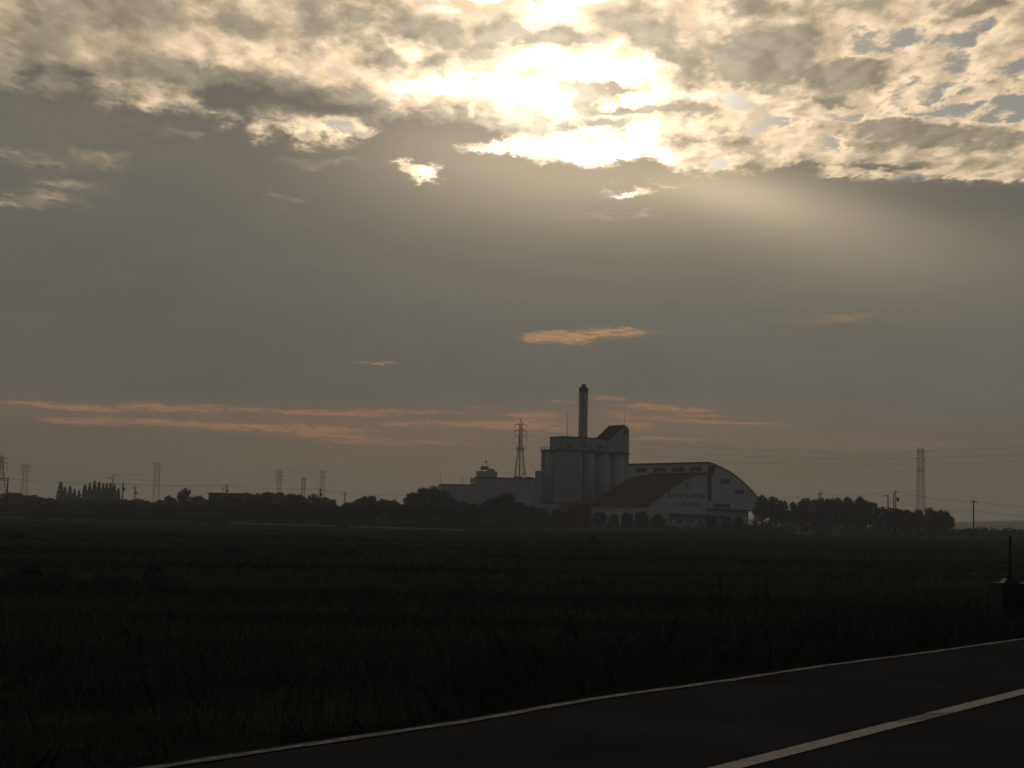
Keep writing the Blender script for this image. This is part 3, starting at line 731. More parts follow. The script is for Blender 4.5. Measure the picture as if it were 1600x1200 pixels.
# ------------------------------------------------------------------ long factory behind on the left
FY = 800
fa = thing('factory_block', 'long pale flat roofed factory with a stepped penthouse beyond the trees', 'factory', (at(760, 800, FY).x, FY, 0), R(6))
def fbox(x0, x1, yt, dep, name, m, y0=0.0, zb=0.0):
    ox = at(760, 800, FY).x
    a = at(x0, yt, FY); b = at(x1, yt, FY)
    return obj(name, MB().box(a.x - ox, b.x - ox, y0, y0 + dep, zb, (a.z + b.z) / 2), m, fa), a.x - ox, b.x - ox, (a.z + b.z) / 2
W1 = fbox(688, 742, 757, 24, 'low_wing', M['pale'])
W2 = fbox(742.2, 838, 746.5, 30, 'main_wing', M['pale'])
fbox(748, 777.5, 736, 14, 'penthouse', M['pale'], 2, W2[3] + .01)
pz = at(760, 736, FY).z
fbox(765, 774, 732.3, 6, 'stair_head', M['pale'], 4, pz + .01)
ox = at(760, 800, FY).x
tk = MB(); a = at(753, 728, FY); b = at(764.5, 733.5, FY); tk.box(a.x - ox, b.x - ox, 4, 8, b.z, a.z)
tw = obj('water_tank', tk, M['steel'], fa)
for i in (0, 1):
    for j in (0, 1): obj('leg', MB().bar((a.x - ox + .4 + i * (b.x - a.x - .8), 4.4 + j * 3.2, pz), (a.x - ox + .4 + i * (b.x - a.x - .8), 4.4 + j * 3.2, b.z), .22), M['steel'], tw)
fbox(806, 819, 743.4, 6, 'roof_unit', M['steel'], 6, W2[3] + .01); fbox(825, 836, 744.6, 6, 'roof_unit', M['steel'], 6, W2[3] + .01)
for px, yt, yb in ((688.8, 735, 757), (723, 742, 757), (736.2, 742, 757)):
    p = at(px, yt, FY); q2 = at(px, yb, FY); obj('mast', MB().tube((p.x - ox, 1, W1[3]), (p.x - ox, 1, p.z), .12, .05, 6), M['dark'], fa)
p = at(762.5, 718.5, FY); fl = obj('mast', MB().tube((p.x - ox, 6, a.z), (p.x - ox, 6, p.z), .1, .06, 6), M['dark'], fa)
obj('flag', MB().box(p.x - ox - .9, p.x - ox - .08, 5.97, 6.03, p.z - 1.1, p.z - .3), M['dark'], fl)
obj('coping', MB().box(W1[1] - .2, W1[2], -.25, -.01, W1[3] - .5, W1[3] + .15), M['trim'], fa)
obj('coping', MB().box(W2[1], W2[2] + .2, -.25, -.01, W2[3] - .6, W2[3] + .15), M['trim'], fa)

# ------------------------------------------------------------------ low flat building inside the left belt, small pale shed, sign
def low_building(px0, px1, yt, D, label, name, cat, m, dep=9, zb=0):
    a = at(px0, yt, D); b = at(px1, yt, D)
    t_ = thing(name, label, cat, (a.x, D, 0))
    obj('wall', MB().box(0, b.x - a.x, 0, dep, zb, a.z - .4), m, t_)
    obj('roof', MB().box(-.4, b.x - a.x + .4, -.5, dep + .4, a.z - .395, a.z), M['trim'], t_)
    window(t_, 1.0, min(3.0, (b.x - a.x) * .6), 1.0, 2.1, 0, 2)
    return t_
low_building(326, 381, 769.5, 620, 'flat roofed dark low building behind the left tree belt', 'flat_building', 'building', M['trim'], 14)
low_building(1249, 1271, 819.5, 470, 'small pale sheet shed in front of the right hand trees', 'field_shed', 'shed', M['shed'], 4)
p = at(1365, 791, 452); q2 = at(1367, 804, 452)
sg = thing('roadside_sign', 'narrow white upright sign among the trees right of the hall', 'sign', (p.x, 452, 0))
obj('post', MB().tube((0, .08, 0), (0, .08, p.z - .3), .06, n=8), M['steel'], sg); obj('board', MB().box(-.28, .28, 0, .04, q2.z, p.z), M['rail'], sg)

# ================================================================== trees, plants, poles, pylons, rails
def cards(cent, size, flat=0.0, rng=RNG):
    """many small leaf faces (bent pairs) at cent (n,3)"""
    n = len(cent)
    a = rng.normal(size=(n, 3)); a /= np.linalg.norm(a, axis=1)[:, None]
    b = rng.normal(size=(n, 3)); b -= (b * a).sum(1)[:, None] * a; b /= np.linalg.norm(b, axis=1)[:, None]
    s = (size * (.6 + .8 * rng.random(n)))[:, None]
    c = np.cross(a, b) * .35
    v = np.stack([cent - a * s, cent - b * s * .55 + c * s, cent + a * s, cent + b * s * .55 + c * s], 1).reshape(-1, 3)
    return v
def quads_mesh(name, v, mat_, k=4):
    n = len(v) // k
    m = bpy.data.meshes.new(name)
    m.vertices.add(len(v)); m.vertices.foreach_set('co', v.astype(np.float32).ravel())
    m.loops.add(n * k); m.loops.foreach_set('vertex_index', np.arange(n * k, dtype=np.int32))
    m.polygons.add(n); m.polygons.foreach_set('loop_start', np.arange(0, n * k, k, dtype=np.int32))
    m.update(calc_edges=True); m.materials.append(mat_); return m

def broadleaf(seed, mt):
    rng = np.random.default_rng(seed); r = random.Random(seed)
    tr = MB().tube((0, 0, 0), (.1, 0, 3.2), .32, .22, 8)
    lobes = []
    for k in range(11):
        a = r.random() * 6.283; h = 3.6 + r.random() * 4.6; rad = (1.0 - abs(h - 5.2) / 5.5) * 3.1 * (.55 + .55 * r.random())
        lobes.append((math.cos(a) * rad, math.sin(a) * rad, h, 1.15 + r.random() * .75))
    lobes.append((r.uniform(-.6, .6), 0, 8.4, 1.35)); lobes.append((0, 0, 5.8, 2.3))
    P = []
    for (x, y, z, q) in lobes:
        tr.tube((.1, 0, 2.6 + r.random() * .6), (x * .8, y * .8, z - .3), .13, .04, 5)
        n = int(95 * q)
        d = rng.normal(size=(n, 3)); d /= np.linalg.norm(d, axis=1)[:, None]
        rr = q * (1 - .55 * rng.random(n) ** 1.6) * (.82 + .36 * rng.random(n))
        P.append(np.array([x, y, z]) + d * rr[:, None] * np.array([1, 1, .85]))
    P = np.concatenate(P); P[:, 2] = np.minimum(P[:, 2], 9.9)
    return tr.mesh('trunk', M['bark']), quads_mesh('crown', cards(P, .34, rng=rng), mt)
def conifer(seed):
    rng = np.random.default_rng(seed); n = 1500
    t = rng.random(n) ** .75                                   # 0 bottom .. 1 top
    h = 1.2 + t * 8.8; lay = .8 + .2 * np.sin(h * 5 + seed)
    rad = (1 - t) ** .8 * 2.0 * lay * np.sqrt(rng.random(n)) + .05; a = rng.random(n) * 6.283
    P = np.stack([np.cos(a) * rad, np.sin(a) * rad, h - rad * .15], 1)
    return MB().tube((0, 0, 0), (0, 0, 9.5), .25, .04, 7).mesh('trunk', M['bark']), quads_mesh('crown', cards(P, .26, rng=rng), M['needle'])
def clipped(seed):
    rng = np.random.default_rng(seed); n = 2400
    d = rng.normal(size=(n, 3)); d /= np.linalg.norm(d, axis=1)[:, None]
    rr = (1 - .75 * rng.random(n) ** 1.5) * (1 + .16 * np.sin(d[:, 0] * 4 + seed * 2) * np.cos(d[:, 2] * 3 + seed) + .10 * np.sin(d[:, 1] * 7 + d[:, 2] * 6 + seed))
    P = d * rr[:, None] * np.array([4.6, 4.6, 4.1]) + np.array([0, 0, 5.8])
    return MB().tube((0, 0, 0), (0, 0, 3.0), .3, .24, 8).tube((0, 0, 2.4), (1.5, .5, 5), .15, .08, 6).tube((0, 0, 2.4), (-1.4, -.4, 5.2), .15, .08, 6).mesh('trunk', M['bark']), quads_mesh('crown', cards(P, .62, rng=rng), M['shrub'])
BROAD = [broadleaf(s, M['leaf'] if s % 2 else M['leaf2']) for s in range(31, 38)]
CONE = [conifer(s) for s in (3, 4, 5)]
CLIP = [clipped(s) for s in (1, 2, 3, 4, 5)]
TR = random.Random(77)
def tree(kind, name, px, pyt, hw, D, label, cat='tree', group=None, wide=3.3):
    p = at(px, pyt, D); tr, cr_ = kind[TR.randrange(len(kind))]
    h = p.z / 9.9; w = hw * D / F / wide
    o = thing(name, label, cat, (p.x, D, 0), TR.random() * 6.283, group); o.scale = (w, w, h)
    obj('trunk', tr, None, o); obj('crown', cr_, None, o)
    return o

USED = set()
def beside(px, what, marks):
    x0, nm = min(marks, key=lambda m: abs(m[0] - px)); d = px - x0
    s = 'left' if d < 0 else 'right'
    for rel in (['right below'] if abs(d) < 6 else []) + [f'just {s} of', f'a little {s} of', f'farther {s} of', f'well {s} of', f'far {s} of']:
        lb = f'{what} {rel} {nm}'
        if lb not in USED: USED.add(lb); return lb
    return lb
# --- left belt against the sky, one by one from the left edge to the factory
LEFT = [(-14, 770, 20, 'leafy tree on the left edge left of the nearest lattice pylon'), (18, 768, 20, 'leafy tree at the foot of the leftmost lattice pylon'), (24, 768, 22, 'domed tree right beside the leftmost utility pole'), (50, 772, 20, 'low tree under the faint far pylon on the far left'), (75, 777, 18, 'low tree just left of the left clump of conifers'),
 (100, 780, 20, 'leafy tree in front of the left clump of conifers'), (128, 780, 20, 'leafy tree in the gap between the two conifer clumps'), (160, 780, 22, 'leafy tree in front of the right clump of conifers'), (196, 779, 18, 'leafy tree at the foot of the pole with crossarms right of the conifers'),
 (216, 778, 18, 'thin topped tree at the foot of the short utility pole'), (236, 783, 16, 'low tree in the dip left of the faint pylon'), (252, 779, 15, 'low tree below the faint flat topped pylon'), (264, 773, 11, 'small pointed tree between the faint pylon and the domed tree'), (290, 762, 13, 'domed tree that stands above its neighbours left of the flat building'), (310, 773, 14, 'low tree touching the left end of the flat building'),
 (340, 776, 18, 'leafy tree in front of the flat building near its left end'), (364, 775, 18, 'leafy tree in front of the flat building near its right end'), (385, 768, 14, 'leafy tree touching the right end of the flat building'), (404, 769, 15, 'leafy tree halfway between flat building and the lattice pylon'),
 (421, 767, 14, 'tall tree just left of the small lattice pylon'), (437, 766, 15, 'tall tree in front of the small lattice pylon'), (454, 770, 16, 'leafy tree between small lattice pylon and narrow tower'), (472, 774, 14, 'low tree in front of the narrow lattice tower'), (490, 771, 13, 'leafy tree just right of the narrow lattice tower'), (506, 775, 13, 'leafy tree below the faint three armed pylon'),
 (520, 778, 12, 'low tree right of the faint three armed pylon'), (542, 784, 15, 'lowest tree at the foot of the small utility pole'), (562, 778, 14, 'leafy tree right of the small utility pole'), (579, 773, 15, 'domed tree midway between small utility pole and factory'), (599, 778, 14, 'low tree right of the midway domed tree'),
 (617, 780, 14, 'low tree in the dip before the rising trees by the factory'), (634, 775, 13, 'first of the rising trees left of the factory'), (648, 766, 13, 'second of the rising trees left of the factory'), (661, 760, 14, 'tallest tree left of the factory wall'), (676, 757, 14, 'tree touching the left end of the factory roof'), (692, 763, 12, 'tree in front of the left end of the factory')]
for i, (x, y, hw, lb) in enumerate(LEFT):
    tree(BROAD, 'broadleaf_tree', x, y, hw * 1.2, 640 - x * .1 + (i % 3) * 14, lb, group='trees of the left belt')
for i, x in enumerate(range(-12, 690, 17)):
    tree(BROAD, 'broadleaf_tree', x + TR.uniform(-5, 5), TR.uniform(782, 791), 17, 560 - x * .16 + TR.uniform(-8, 8), beside(x, 'low dark front row tree', [(3, 'the leftmost lattice pylon'), (40, 'the faintest tall pylon'), (97, 'the left conifer clump'), (150, 'the right conifer clump'), (192, 'the pole with crossarms and transformer'), (246, 'the faint flat topped pylon'), (290, 'the domed tree'), (354, 'the pole over the flat building'), (395, 'the flat building'), (437, 'the small dark pylon'), (474, 'the narrow lattice tower'), (504, 'the faint three armed pylon'), (539, 'the small pole with one crossarm'), (590, 'the midway domed tree'), (661, 'the tallest tree by the factory')]), group='front row of the left belt')
for x, y, hw, lb in [(706, 775, 14, 'leafy tree in front of the low wing of the factory'), (724, 783, 14, 'low tree in front of the factory near its first mast'), (742, 786, 14, 'low tree below the corner of the factory step'), (760, 783, 12, 'low tree below the factory penthouse'), (790, 767, 22, 'wide domed tree in front of the factory main wing'), (772, 776, 14, 'tree at the left side of the wide domed tree'), (812, 783, 14, 'low tree right of the wide domed tree'), (828, 788, 14, 'low tree at the foot of the pale annex'), (842, 796, 10, 'small tree at the left foot of the silos')]:
    tree(BROAD, 'broadleaf_tree', x, y, hw * 1.15, 540 + TR.uniform(-6, 6), lb, group='trees before the factory')
for i, x in enumerate(range(700, 850, 15)):
    tree(BROAD, 'broadleaf_tree', x, TR.uniform(796, 802), 13, 500 + TR.uniform(-6, 6), beside(x, 'low bushy tree', [(724, 'the second factory mast'), (762, 'the factory water tank'), (790, 'the wide domed tree'), (838, 'the pale annex')]), group='low trees before the factory')
# --- conifers
CN1 = [(95, 754, 7.5, 'tallest conifer of the left clump'), (102, 761, 5, 'slim conifer right beside the tallest of the left clump'), (109.5, 760, 6, 'second tall conifer of the left clump'), (116.5, 764.5, 5, 'short conifer in the gap after the left clump'), (123.5, 766.5, 5, 'shortest conifer between the clumps')]
CN2 = [(133, 758, 6.5, 'first conifer of the right clump'), (140.5, 755, 5.5, 'second conifer of the right clump'), (148, 752, 6, 'tallest conifer of the right clump'), (155, 754, 6, 'conifer right beside the tallest of the right clump'), (161.5, 756, 5, 'fifth conifer of the right clump'), (167, 755.5, 5.5, 'conifer left of the street lamp pole'), (173, 755.5, 5.5, 'conifer in front of the street lamp pole'), (179, 758, 5.5, 'conifer right of the street lamp pole'), (185, 763, 5.5, 'last and lowest conifer of the right clump')]
for x, y, hw, lb in CN1 + CN2:
    tree(CONE, 'conifer', x, y, hw * 1.2, 860, lb, group='conifers on the left', wide=1.35)
# --- right hand trees
RIGHT = [(1192, 771, 13, 585, 'dense tree touching the right foot of the hall roof'), (1206, 773, 12, 587, 'tall gappy tree right of the hall roof'), (1221, 779.5, 9, 580, 'small round tree next to the tall gappy tree'), (1240, 783, 11, 595, 'small tree where the right grove begins'), (1257, 777, 13, 595, 'grove tree left of the utility pole pair'), (1275, 778, 12, 601, 'grove tree behind the utility pole pair'), (1292, 777, 13, 591, 'grove tree right of the utility pole pair'),
 (1309, 776, 12, 599, 'grove tree just left of the highest crown'), (1326, 773.5, 13, 593, 'highest crown of the right grove'), (1344, 774, 13, 595, 'grove tree just right of the highest crown'), (1359, 781, 12, 589, 'last sloping tree of the right grove'), (1379, 791, 13, 550, 'round tree left of the double poles'), (1397, 792, 13, 548, 'round tree behind the double poles'), (1415, 795, 12, 552, 'round tree right of the double poles'), (1434, 795, 13, 546, 'round tree in front of the tall far pylon'), (1453, 792.5, 13, 548, 'round tree right of the tall far pylon'), (1470, 796, 12, 546, 'round tree one before the grove ends'), (1481, 803, 9, 540, 'last round tree where the right grove ends')]
for x, y, hw, D, lb in RIGHT:
    tree(BROAD, 'broadleaf_tree', x, y, hw * 1.2, D, lb, group='right hand grove')
for i, x in enumerate(range(1212, 1365, 14)):
    tree(BROAD, 'broadleaf_tree', x, TR.uniform(790, 798), 13, 562 + TR.uniform(-8, 8), beside(x, 'low dark tree', [(1206, 'the tall gappy tree'), (1281, 'the utility pole pair'), (1326, 'the highest grove crown'), (1365, 'the narrow white sign')]), group='low trees of the right grove')
for i, x in enumerate(range(1372, 1488, 13)):
    tree(BROAD, 'broadleaf_tree', x, TR.uniform(806, 812), 11, 530 + TR.uniform(-4, 4), beside(x, 'low dark tree', [(1398, 'the double poles'), (1438, 'the tall far pylon'), (1481, 'the last round tree')]), group='low trees of the grove end')
# --- clipped round trees in front of elevator and hall
CLP = [(824, 799, 9, 'clipped ball tree left of the silos'), (847, 797, 10, 'clipped ball tree before the first silo'), (869, 795.5, 10, 'clipped ball tree before the silo corner'), (893, 796, 11, 'clipped ball tree before the flat pier left of the orange shed'), (917, 806, 9, 'low clipped ball tree before the left half of the orange shed'), (937, 800, 10, 'clipped ball tree before the middle of the orange shed'), (959, 804, 9, 'low clipped ball tree before the right half of the orange shed'), (980, 801, 9.5, 'clipped ball tree before the white wall right of the orange shed'), (1003, 799, 11.5, 'largest clipped ball tree below the red roof corner'), (1028, 803, 10.5, 'clipped ball tree left of the hall office windows'), (1112, 806, 9, 'small clipped ball tree by the hall door'), (1135, 808, 8.5, 'small clipped ball tree midway along the hall storey'), (1153, 806, 8.5, 'small clipped ball tree near the open bay of the hall')]
for x, y, hw, lb in CLP:
    tree(CLIP, 'clipped_tree', x, y + TR.uniform(-1.2, 1.2), hw * TR.uniform(.9, 1.12), 580 + TR.uniform(-8, 8), lb, group='clipped trees along the elevator', wide=4.7)

# --- undergrowth, reeds, weeds, rice: uncountable
def strip_cards(pts, depth, n, size, rng):
    P = []
    for (x0, y0, h0), (x1, y1, h1) in zip(pts, pts[1:]):
        m = int(n * math.hypot(x1 - x0, y1 - y0)); t = rng.random(m)
        hh = h0 + (h1 - h0) * t; lump = .62 + .38 * np.sin(t * 9 + x0) * np.sin(t * 23 + x0 * 2) + .1 * rng.normal(size=m)
        P.append(np.stack([x0 + (x1 - x0) * t + rng.normal(size=m) * .5, y0 + (y1 - y0) * t + (rng.random(m) - .5) * depth, np.maximum(rng.random(m) ** .7 * hh * lump, .05)], 1))
    return cards(np.concatenate(P), size, rng=rng)
rg = np.random.default_rng(5)
def gp(px, D, h): p = at(px, 800, D); return (p.x, D, h)
u1 = [gp(x, D, h) for x, D, h in [(-40, 530, 4.5), (120, 505, 4.5), (280, 470, 4.0), (360, 450, 5.0), (520, 420, 5.0), (640, 400, 5.0), (700, 420, 4.0), (760, 470, 3.0), (860, 520, 2.2)]]
u2 = [gp(x, D, h) for x, D, h in [(860, 520, 4.4), (900, 525, 3.6), (940, 528, 4.6), (985, 530, 3.4), (1035, 530, 4.0), (1048, 530, 2.0), (1100, 528, 2.4), (1118, 525, 4.0), (1165, 505, 4.2), (1210, 520, 5.0), (1290, 540, 5.5), (1370, 525, 4.5), (1480, 515, 3.5), (1492, 515, 2.5)]]
u3 = [gp(x, D, h) for x, D, h in [(1494, 520, 3.0), (1540, 540, 3.4), (1600, 560, 3.0), (1680, 560, 3.0)]]
obj('undergrowth', quads_mesh('undergrowth', np.concatenate([strip_cards(u1, 12, 34, .5, rg), strip_cards(u2, 10, 38, .42, rg), strip_cards(u3, 14, 26, .55, rg)]), M['leaf']), None, kind='stuff')

def blades(P, H, Wd, lean, rng, mat_, name):
    """three sided bent blades: quad + tip triangle as one pentagon-free pair of polys"""
    n = len(P); a = rng.random(n) * 6.283
    sx_ = np.stack([np.cos(a), np.sin(a), np.zeros(n)], 1) * Wd[:, None]
    b = rng.random(n) * 6.283
    ld_ = np.stack([np.cos(b), np.sin(b), np.zeros(n)], 1) * (H * lean * (.3 + rng.random(n)))[:, None]
    up = np.array([0, 0, 1.0])
    m1 = P + up * (H * .55)[:, None] + ld_ * .35; tp = P + up * (H * (1 - .25 * rng.random(n)))[:, None] + ld_
    v = np.stack([P - sx_, P + sx_, m1 + sx_ * .7, tp, m1 - sx_ * .7], 1).reshape(-1, 3)
    return quads_mesh(name, v, mat_, 5)
def verge_z(n, e):
    return np.interp(n - e, [0, .5, 1.4, 3.0, 4.6, 5.6], [ROADZ, ROADZ - .05, ROADZ - .45, .75, .12, 0])
rd, rn = np.array(RD[:]), np.array(RN[:])
def place_weeds(N, t0, t1, o0, o1, h0, h1, w, rng, clump=True):
    t = rng.uniform(t0, t1, N); o = o0 + (o1 - o0) * rng.random(N)
    c = np.sin(t * 1.9 + o * 1.3) * np.sin(t * .63 - o * 2.1) + .6 * np.sin(t * 4.3 + o * 3.7)
    keep = rng.random(N) < .55 + .4 * c if clump else np.ones(N, bool)
    t, o, c = t[keep], o[keep], c[keep]
    e = np.array([edge_n(x) for x in t]); n = e + o
    P = rd * t[:, None] + rn * n[:, None]; P[:, 2] = verge_z(n, e) - .03
    H = (h0 + (h1 - h0) * rng.random(len(t)) ** 1.5) * (1 + .35 * c) * np.clip(.35 + (o - .15) * .75, .35, 1)
    return P, np.maximum(H, .06), w * (.6 + .8 * rng.random(len(t))) * np.maximum(1, np.hypot(P[:, 0], P[:, 1]) / 22)
r9 = np.random.default_rng(9)
parts_ = [place_weeds(80000, 1, 26, .2, 6, .10, .38, .0036, r9), place_weeds(45000, 18, 80, .2, 9, .25, .75, .007, r9), place_weeds(60000, -6, 60, 4.5, 30, .2, .5, .008, r9), place_weeds(16000, 24, 54, 4, 13, .5, 1.25, .008, r9), place_weeds(9000, 4, 30, 9, 26, .4, 1.0, .006, r9), place_weeds(22000, 1, 45, .08, .8, .04, .18, .005, r9, False)]
Pw, Hw, Ww = (np.concatenate([q[i] for q in parts_]) for i in range(3))
gq = at(1578, 910, 38)
nb = 2600; Pg = np.stack([gq.x + r9.normal(size=nb) * 1.1, 38.6 + r9.normal(size=nb) * .6, np.zeros(nb)], 1); Pg[:, 1] = np.minimum(Pg[:, 1], 39.5)
Pw = np.concatenate([Pw, Pg]); Hw = np.concatenate([Hw, .7 + 1.0 * r9.random(nb)]); Ww = np.concatenate([Ww, np.full(nb, .014)])
obj('weeds', blades(Pw, Hw, Ww, .45, r9, M['grass'], 'weeds'), None, kind='stuff')
# bunds: rows of taller weeds between the paddies
B = []
for (xa, ya, xb, yb, n, h, dp) in ((-60, 868, 560, 872, 9000, .7, 5), (-40, 918, 260, 922, 5000, .7, 3), (200, 936, 900, 930, 6000, .45, 3), (760, 871, 1500, 893, 8000, .5, 2.5), (480, 862, 1100, 866, 4000, .5, 4), (900, 846, 1500, 858, 4000, .5, 6), (-60, 838, 420, 842, 4000, .8, 8)):
    a, b = gnd(xa, ya), gnd(xb, yb); t = r9.random(n); s = np.clip(.5 + .6 * np.sin(t * 17 + xa) * np.sin(t * 41), .15, 1.2)
    p = np.stack([a.x + (b.x - a.x) * t, a.y + (b.y - a.y) * t + r9.normal(size=n) * dp * .4, np.zeros(n)], 1)
    B.append((p, h * s * (.5 + r9.random(n)), np.full(n, .02) * p[:, 1] / 60))
Pb, Hb, Wb = (np.concatenate([q[i] for q in B]) for i in range(3))
obj('bund_weeds', blades(Pb, Hb, Wb, .35, r9, M['grass'], 'bund_weeds'), None, kind='stuff')
# rice standing in rows
D = 22 + 400 * r9.random(130000) ** 1.6; D = np.round(D / .55) * .55 + r9.normal(size=len(D)) * .06
X = (r9.random(len(D)) - .5) * .74 * D
nn = D * RN.y + X * RN.x
ok = nn > 22
P = np.stack([X, D, np.zeros(len(D))], 1)[ok]
obj('rice_plants', blades(P, .42 + .18 * r9.random(len(P)), .010 + .00035 * P[:, 1], .5, r9, M['rice'], 'rice_plants'), None, kind='stuff')
# reeds on the mound before the left belt
mb = MB(); rows = 40
for k in range(rows + 1):
    x = 40 + 325 * k / rows; Dm = 455 - x * .2; p = at(x, 800, Dm); h = 2.2 * min(1, k / 6, (rows - k) / 4) + .25 * math.sin(k * 1.3)
    for dy, z in ((-6, -.1), (-2, max(h * .75, 0)), (2, max(h, 0)), (8, -.1)): mb.v.append((p.x, Dm + dy, z))
    if k: o = 4 * (k - 1); mb.f += [(o+i, o+4+i, o+5+i, o+1+i) for i in range(3)]
obj('mound', mb, M['reed'], kind='structure')
t = r9.random(9000); x = 42 + 318 * t; Dm = 455 - x * .2 + r9.uniform(-5, 5, 9000)
hm_ = 1.6 * np.minimum(1, np.minimum(t * 6.5, (1 - t) * 10))
P = np.stack([np.array([at(float(a), 800, float(b)).x for a, b in zip(x, Dm)]), Dm, np.maximum(hm_ - .3, 0)], 1)
obj('reeds', blades(P, 1.0 + r9.random(9000) * (.8 + .7 * np.sin(t * 21)), np.full(9000, .09), .3, r9, M['reed'], 'reeds'), None, kind='stuff')

def bush(px, pyb, hw, h, label, seed, mt='leaf'):
    g_ = gnd(px, pyb); rng = np.random.default_rng(seed); n = 700; w = hw * g_.y / F
    P = rng.normal(size=(n, 3)) * np.array([w * .45, w * .4, 0]); P[:, 2] = rng.random(n) ** .8 * h * np.exp(-(P[:, 0] / w) ** 2 * 1.6)
    o = thing('bush', label, 'bush', (g_.x, g_.y, 0)); obj('foliage', quads_mesh('foliage', cards(P, .16, rng=rng), M[mt]), None, o)
    st = MB()
    for k in range(5): st.tube((0, 0, 0), (rng.uniform(-w, w) * .5, rng.uniform(-.3, .3), h * .6), .03, .01, 5)
    obj('stem', st, M['bark'], o)
bush(927, 853, 13, 1.3, 'low dark bush alone in the paddy in front of the elevator', 1)
bush(26, 845, 14, .9, 'small dark bush in the paddy near the left edge', 2)
bush(48, 910, 22, .75, 'dark weedy bush on the near bund at the left', 3)
bush(1521, 836, 16, 2.2, 'bush at the foot of the lone utility pole on the right', 4)
bush(240, 905, 16, .6, 'smaller weedy bush right of the near bund bush', 5)

# --- tall dry weeds by the roadside
def dock(px, pyt, D, kind, label):
    p = at(px, pyt, D); o = thing('seed_stalk', label, 'weed', (p.x, D, 0)); r = random.Random(int(px))
    st = MB()
    n = 1 if kind == 0 else 3
    for k in range(n):
        x1 = 0 if n == 1 else (-.17, .02, .07)[k]; x0 = x1 * 1.8 + (-.1 if k == 0 and n > 1 else 0); z1 = p.z * (1 if n == 1 else (.86, 1.0, .94)[k])
        st.tube((x0, 0, 0), (x1, 0, z1), .016, .006, 6)
    obj('stem', st, M['bark'], o)
    hd = MB()
    for k in range(60):
        z = p.z * (.55 + .44 * r.random()); q_ = (p.z - z) / p.z
        x = r.gauss(0, .018 + .03 * q_) + (0 if n == 1 else r.choice((-.2, .03, .08)) * (.8 + q_))
        y = r.gauss(0, .03); s = .016 + .014 * r.random()
        hd.tube((x, y, z - s * 1.6), (x + r.gauss(0, .01), y, z + s * 1.6), s, s * .3, 5)
    obj('seed_head', hd, M['reed'], o)
    lf = MB()
    for k in range(10):
        a = r.random() * 6.28; z = p.z * (.08 + .3 * r.random()); l = .25 + .2 * r.random()
        lf.poly([(0, 0, z), (math.cos(a) * l * .5 - math.sin(a) * .05, math.sin(a) * l * .5 + math.cos(a) * .05, z + .08), (math.cos(a) * l, math.sin(a) * l, z - .04), (math.cos(a) * l * .5 + math.sin(a) * .05, math.sin(a) * l * .5 - math.cos(a) * .05, z + .08)])
    obj('leaf', lf, M['grass'], o)
dock(1126, 896, 36, 0, 'single straight dark weed stalk rising from the roadside weeds')
dock(1194, 907, 36, 1, 'forked dark weed stalk right of the straight stalk')

# --- irrigation gate at the right edge
gx = at(1578, 910, 40)
ig = thing('irrigation_gate', 'old concrete irrigation gate with a thin upright spindle at the right edge', 'irrigation gate', (gx.x, 40, 0))
u = 40 / F
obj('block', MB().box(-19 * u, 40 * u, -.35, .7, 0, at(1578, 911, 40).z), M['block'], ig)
zb = at(1578, 911, 40).z
obj('cap', MB().hexa([(-13 * u, -.2, zb + .003), (12 * u, -.2, zb + .003), (12 * u, .25, zb + .003), (-13 * u, .25, zb + .003)], [(-7 * u, -.12, zb + 7 * u), (6 * u, -.12, zb + 7 * u), (6 * u, .16, zb + 7 * u), (-7 * u, .16, zb + 7 * u)]).tube((0, 0, zb + 7 * u), (0, 0, zb + 14 * u), 5 * u, 3.6 * u, 14), M['dark'], ig)
obj('spindle', MB().tube((0, 0, zb + 14 * u), (.02, 0, at(1578, 838, 40).z), .036, .033, 10).tube((.02, 0, at(1578, 840, 40).z), (.02, 0, at(1578, 837.5, 40).z), .045, .045, 10), M['dark'], ig)

# --- white guardrails on the far lane
def guardrail(px0, D0, px1, D1, label):
    a = at(px0, 800, D0); b = at(px1, 800, D1); o = thing('guardrail', label, 'guardrail', (a.x, a.y, 0))
    v = Vector((b.x - a.x, b.y - a.y, 0)); L_ = v.length; d = v.normalized(); n_ = Vector((d.y, -d.x, 0))
    prf = [(0, .46), (.05, .52), (.02, .60), (.05, .70), (.05, .78), (0, .82), (-.02, .82), (-.02, .46)]
    obj('beam', MB().prism(prf, lambda q_, z, t: n_ * q_ + d * t + Vector((0, 0, z)), 0, L_), M['rail'], o)
    for k in range(int(L_ / 4) + 1):
        p = d * (k * 4 + .2) - n_ * .08; obj('post', MB().tube(p, p + Vector((0, 0, .8)), .07, n=8), M['rail'], o)
guardrail(360, 421, 527, 378, 'left long white guardrail below the tree belt')
guardrail(544, 374, 726, 334, 'right long white guardrail below the trees near the factory')
guardrail(-40, 492, 44, 472, 'short white guardrail at the left edge left of the reeds')

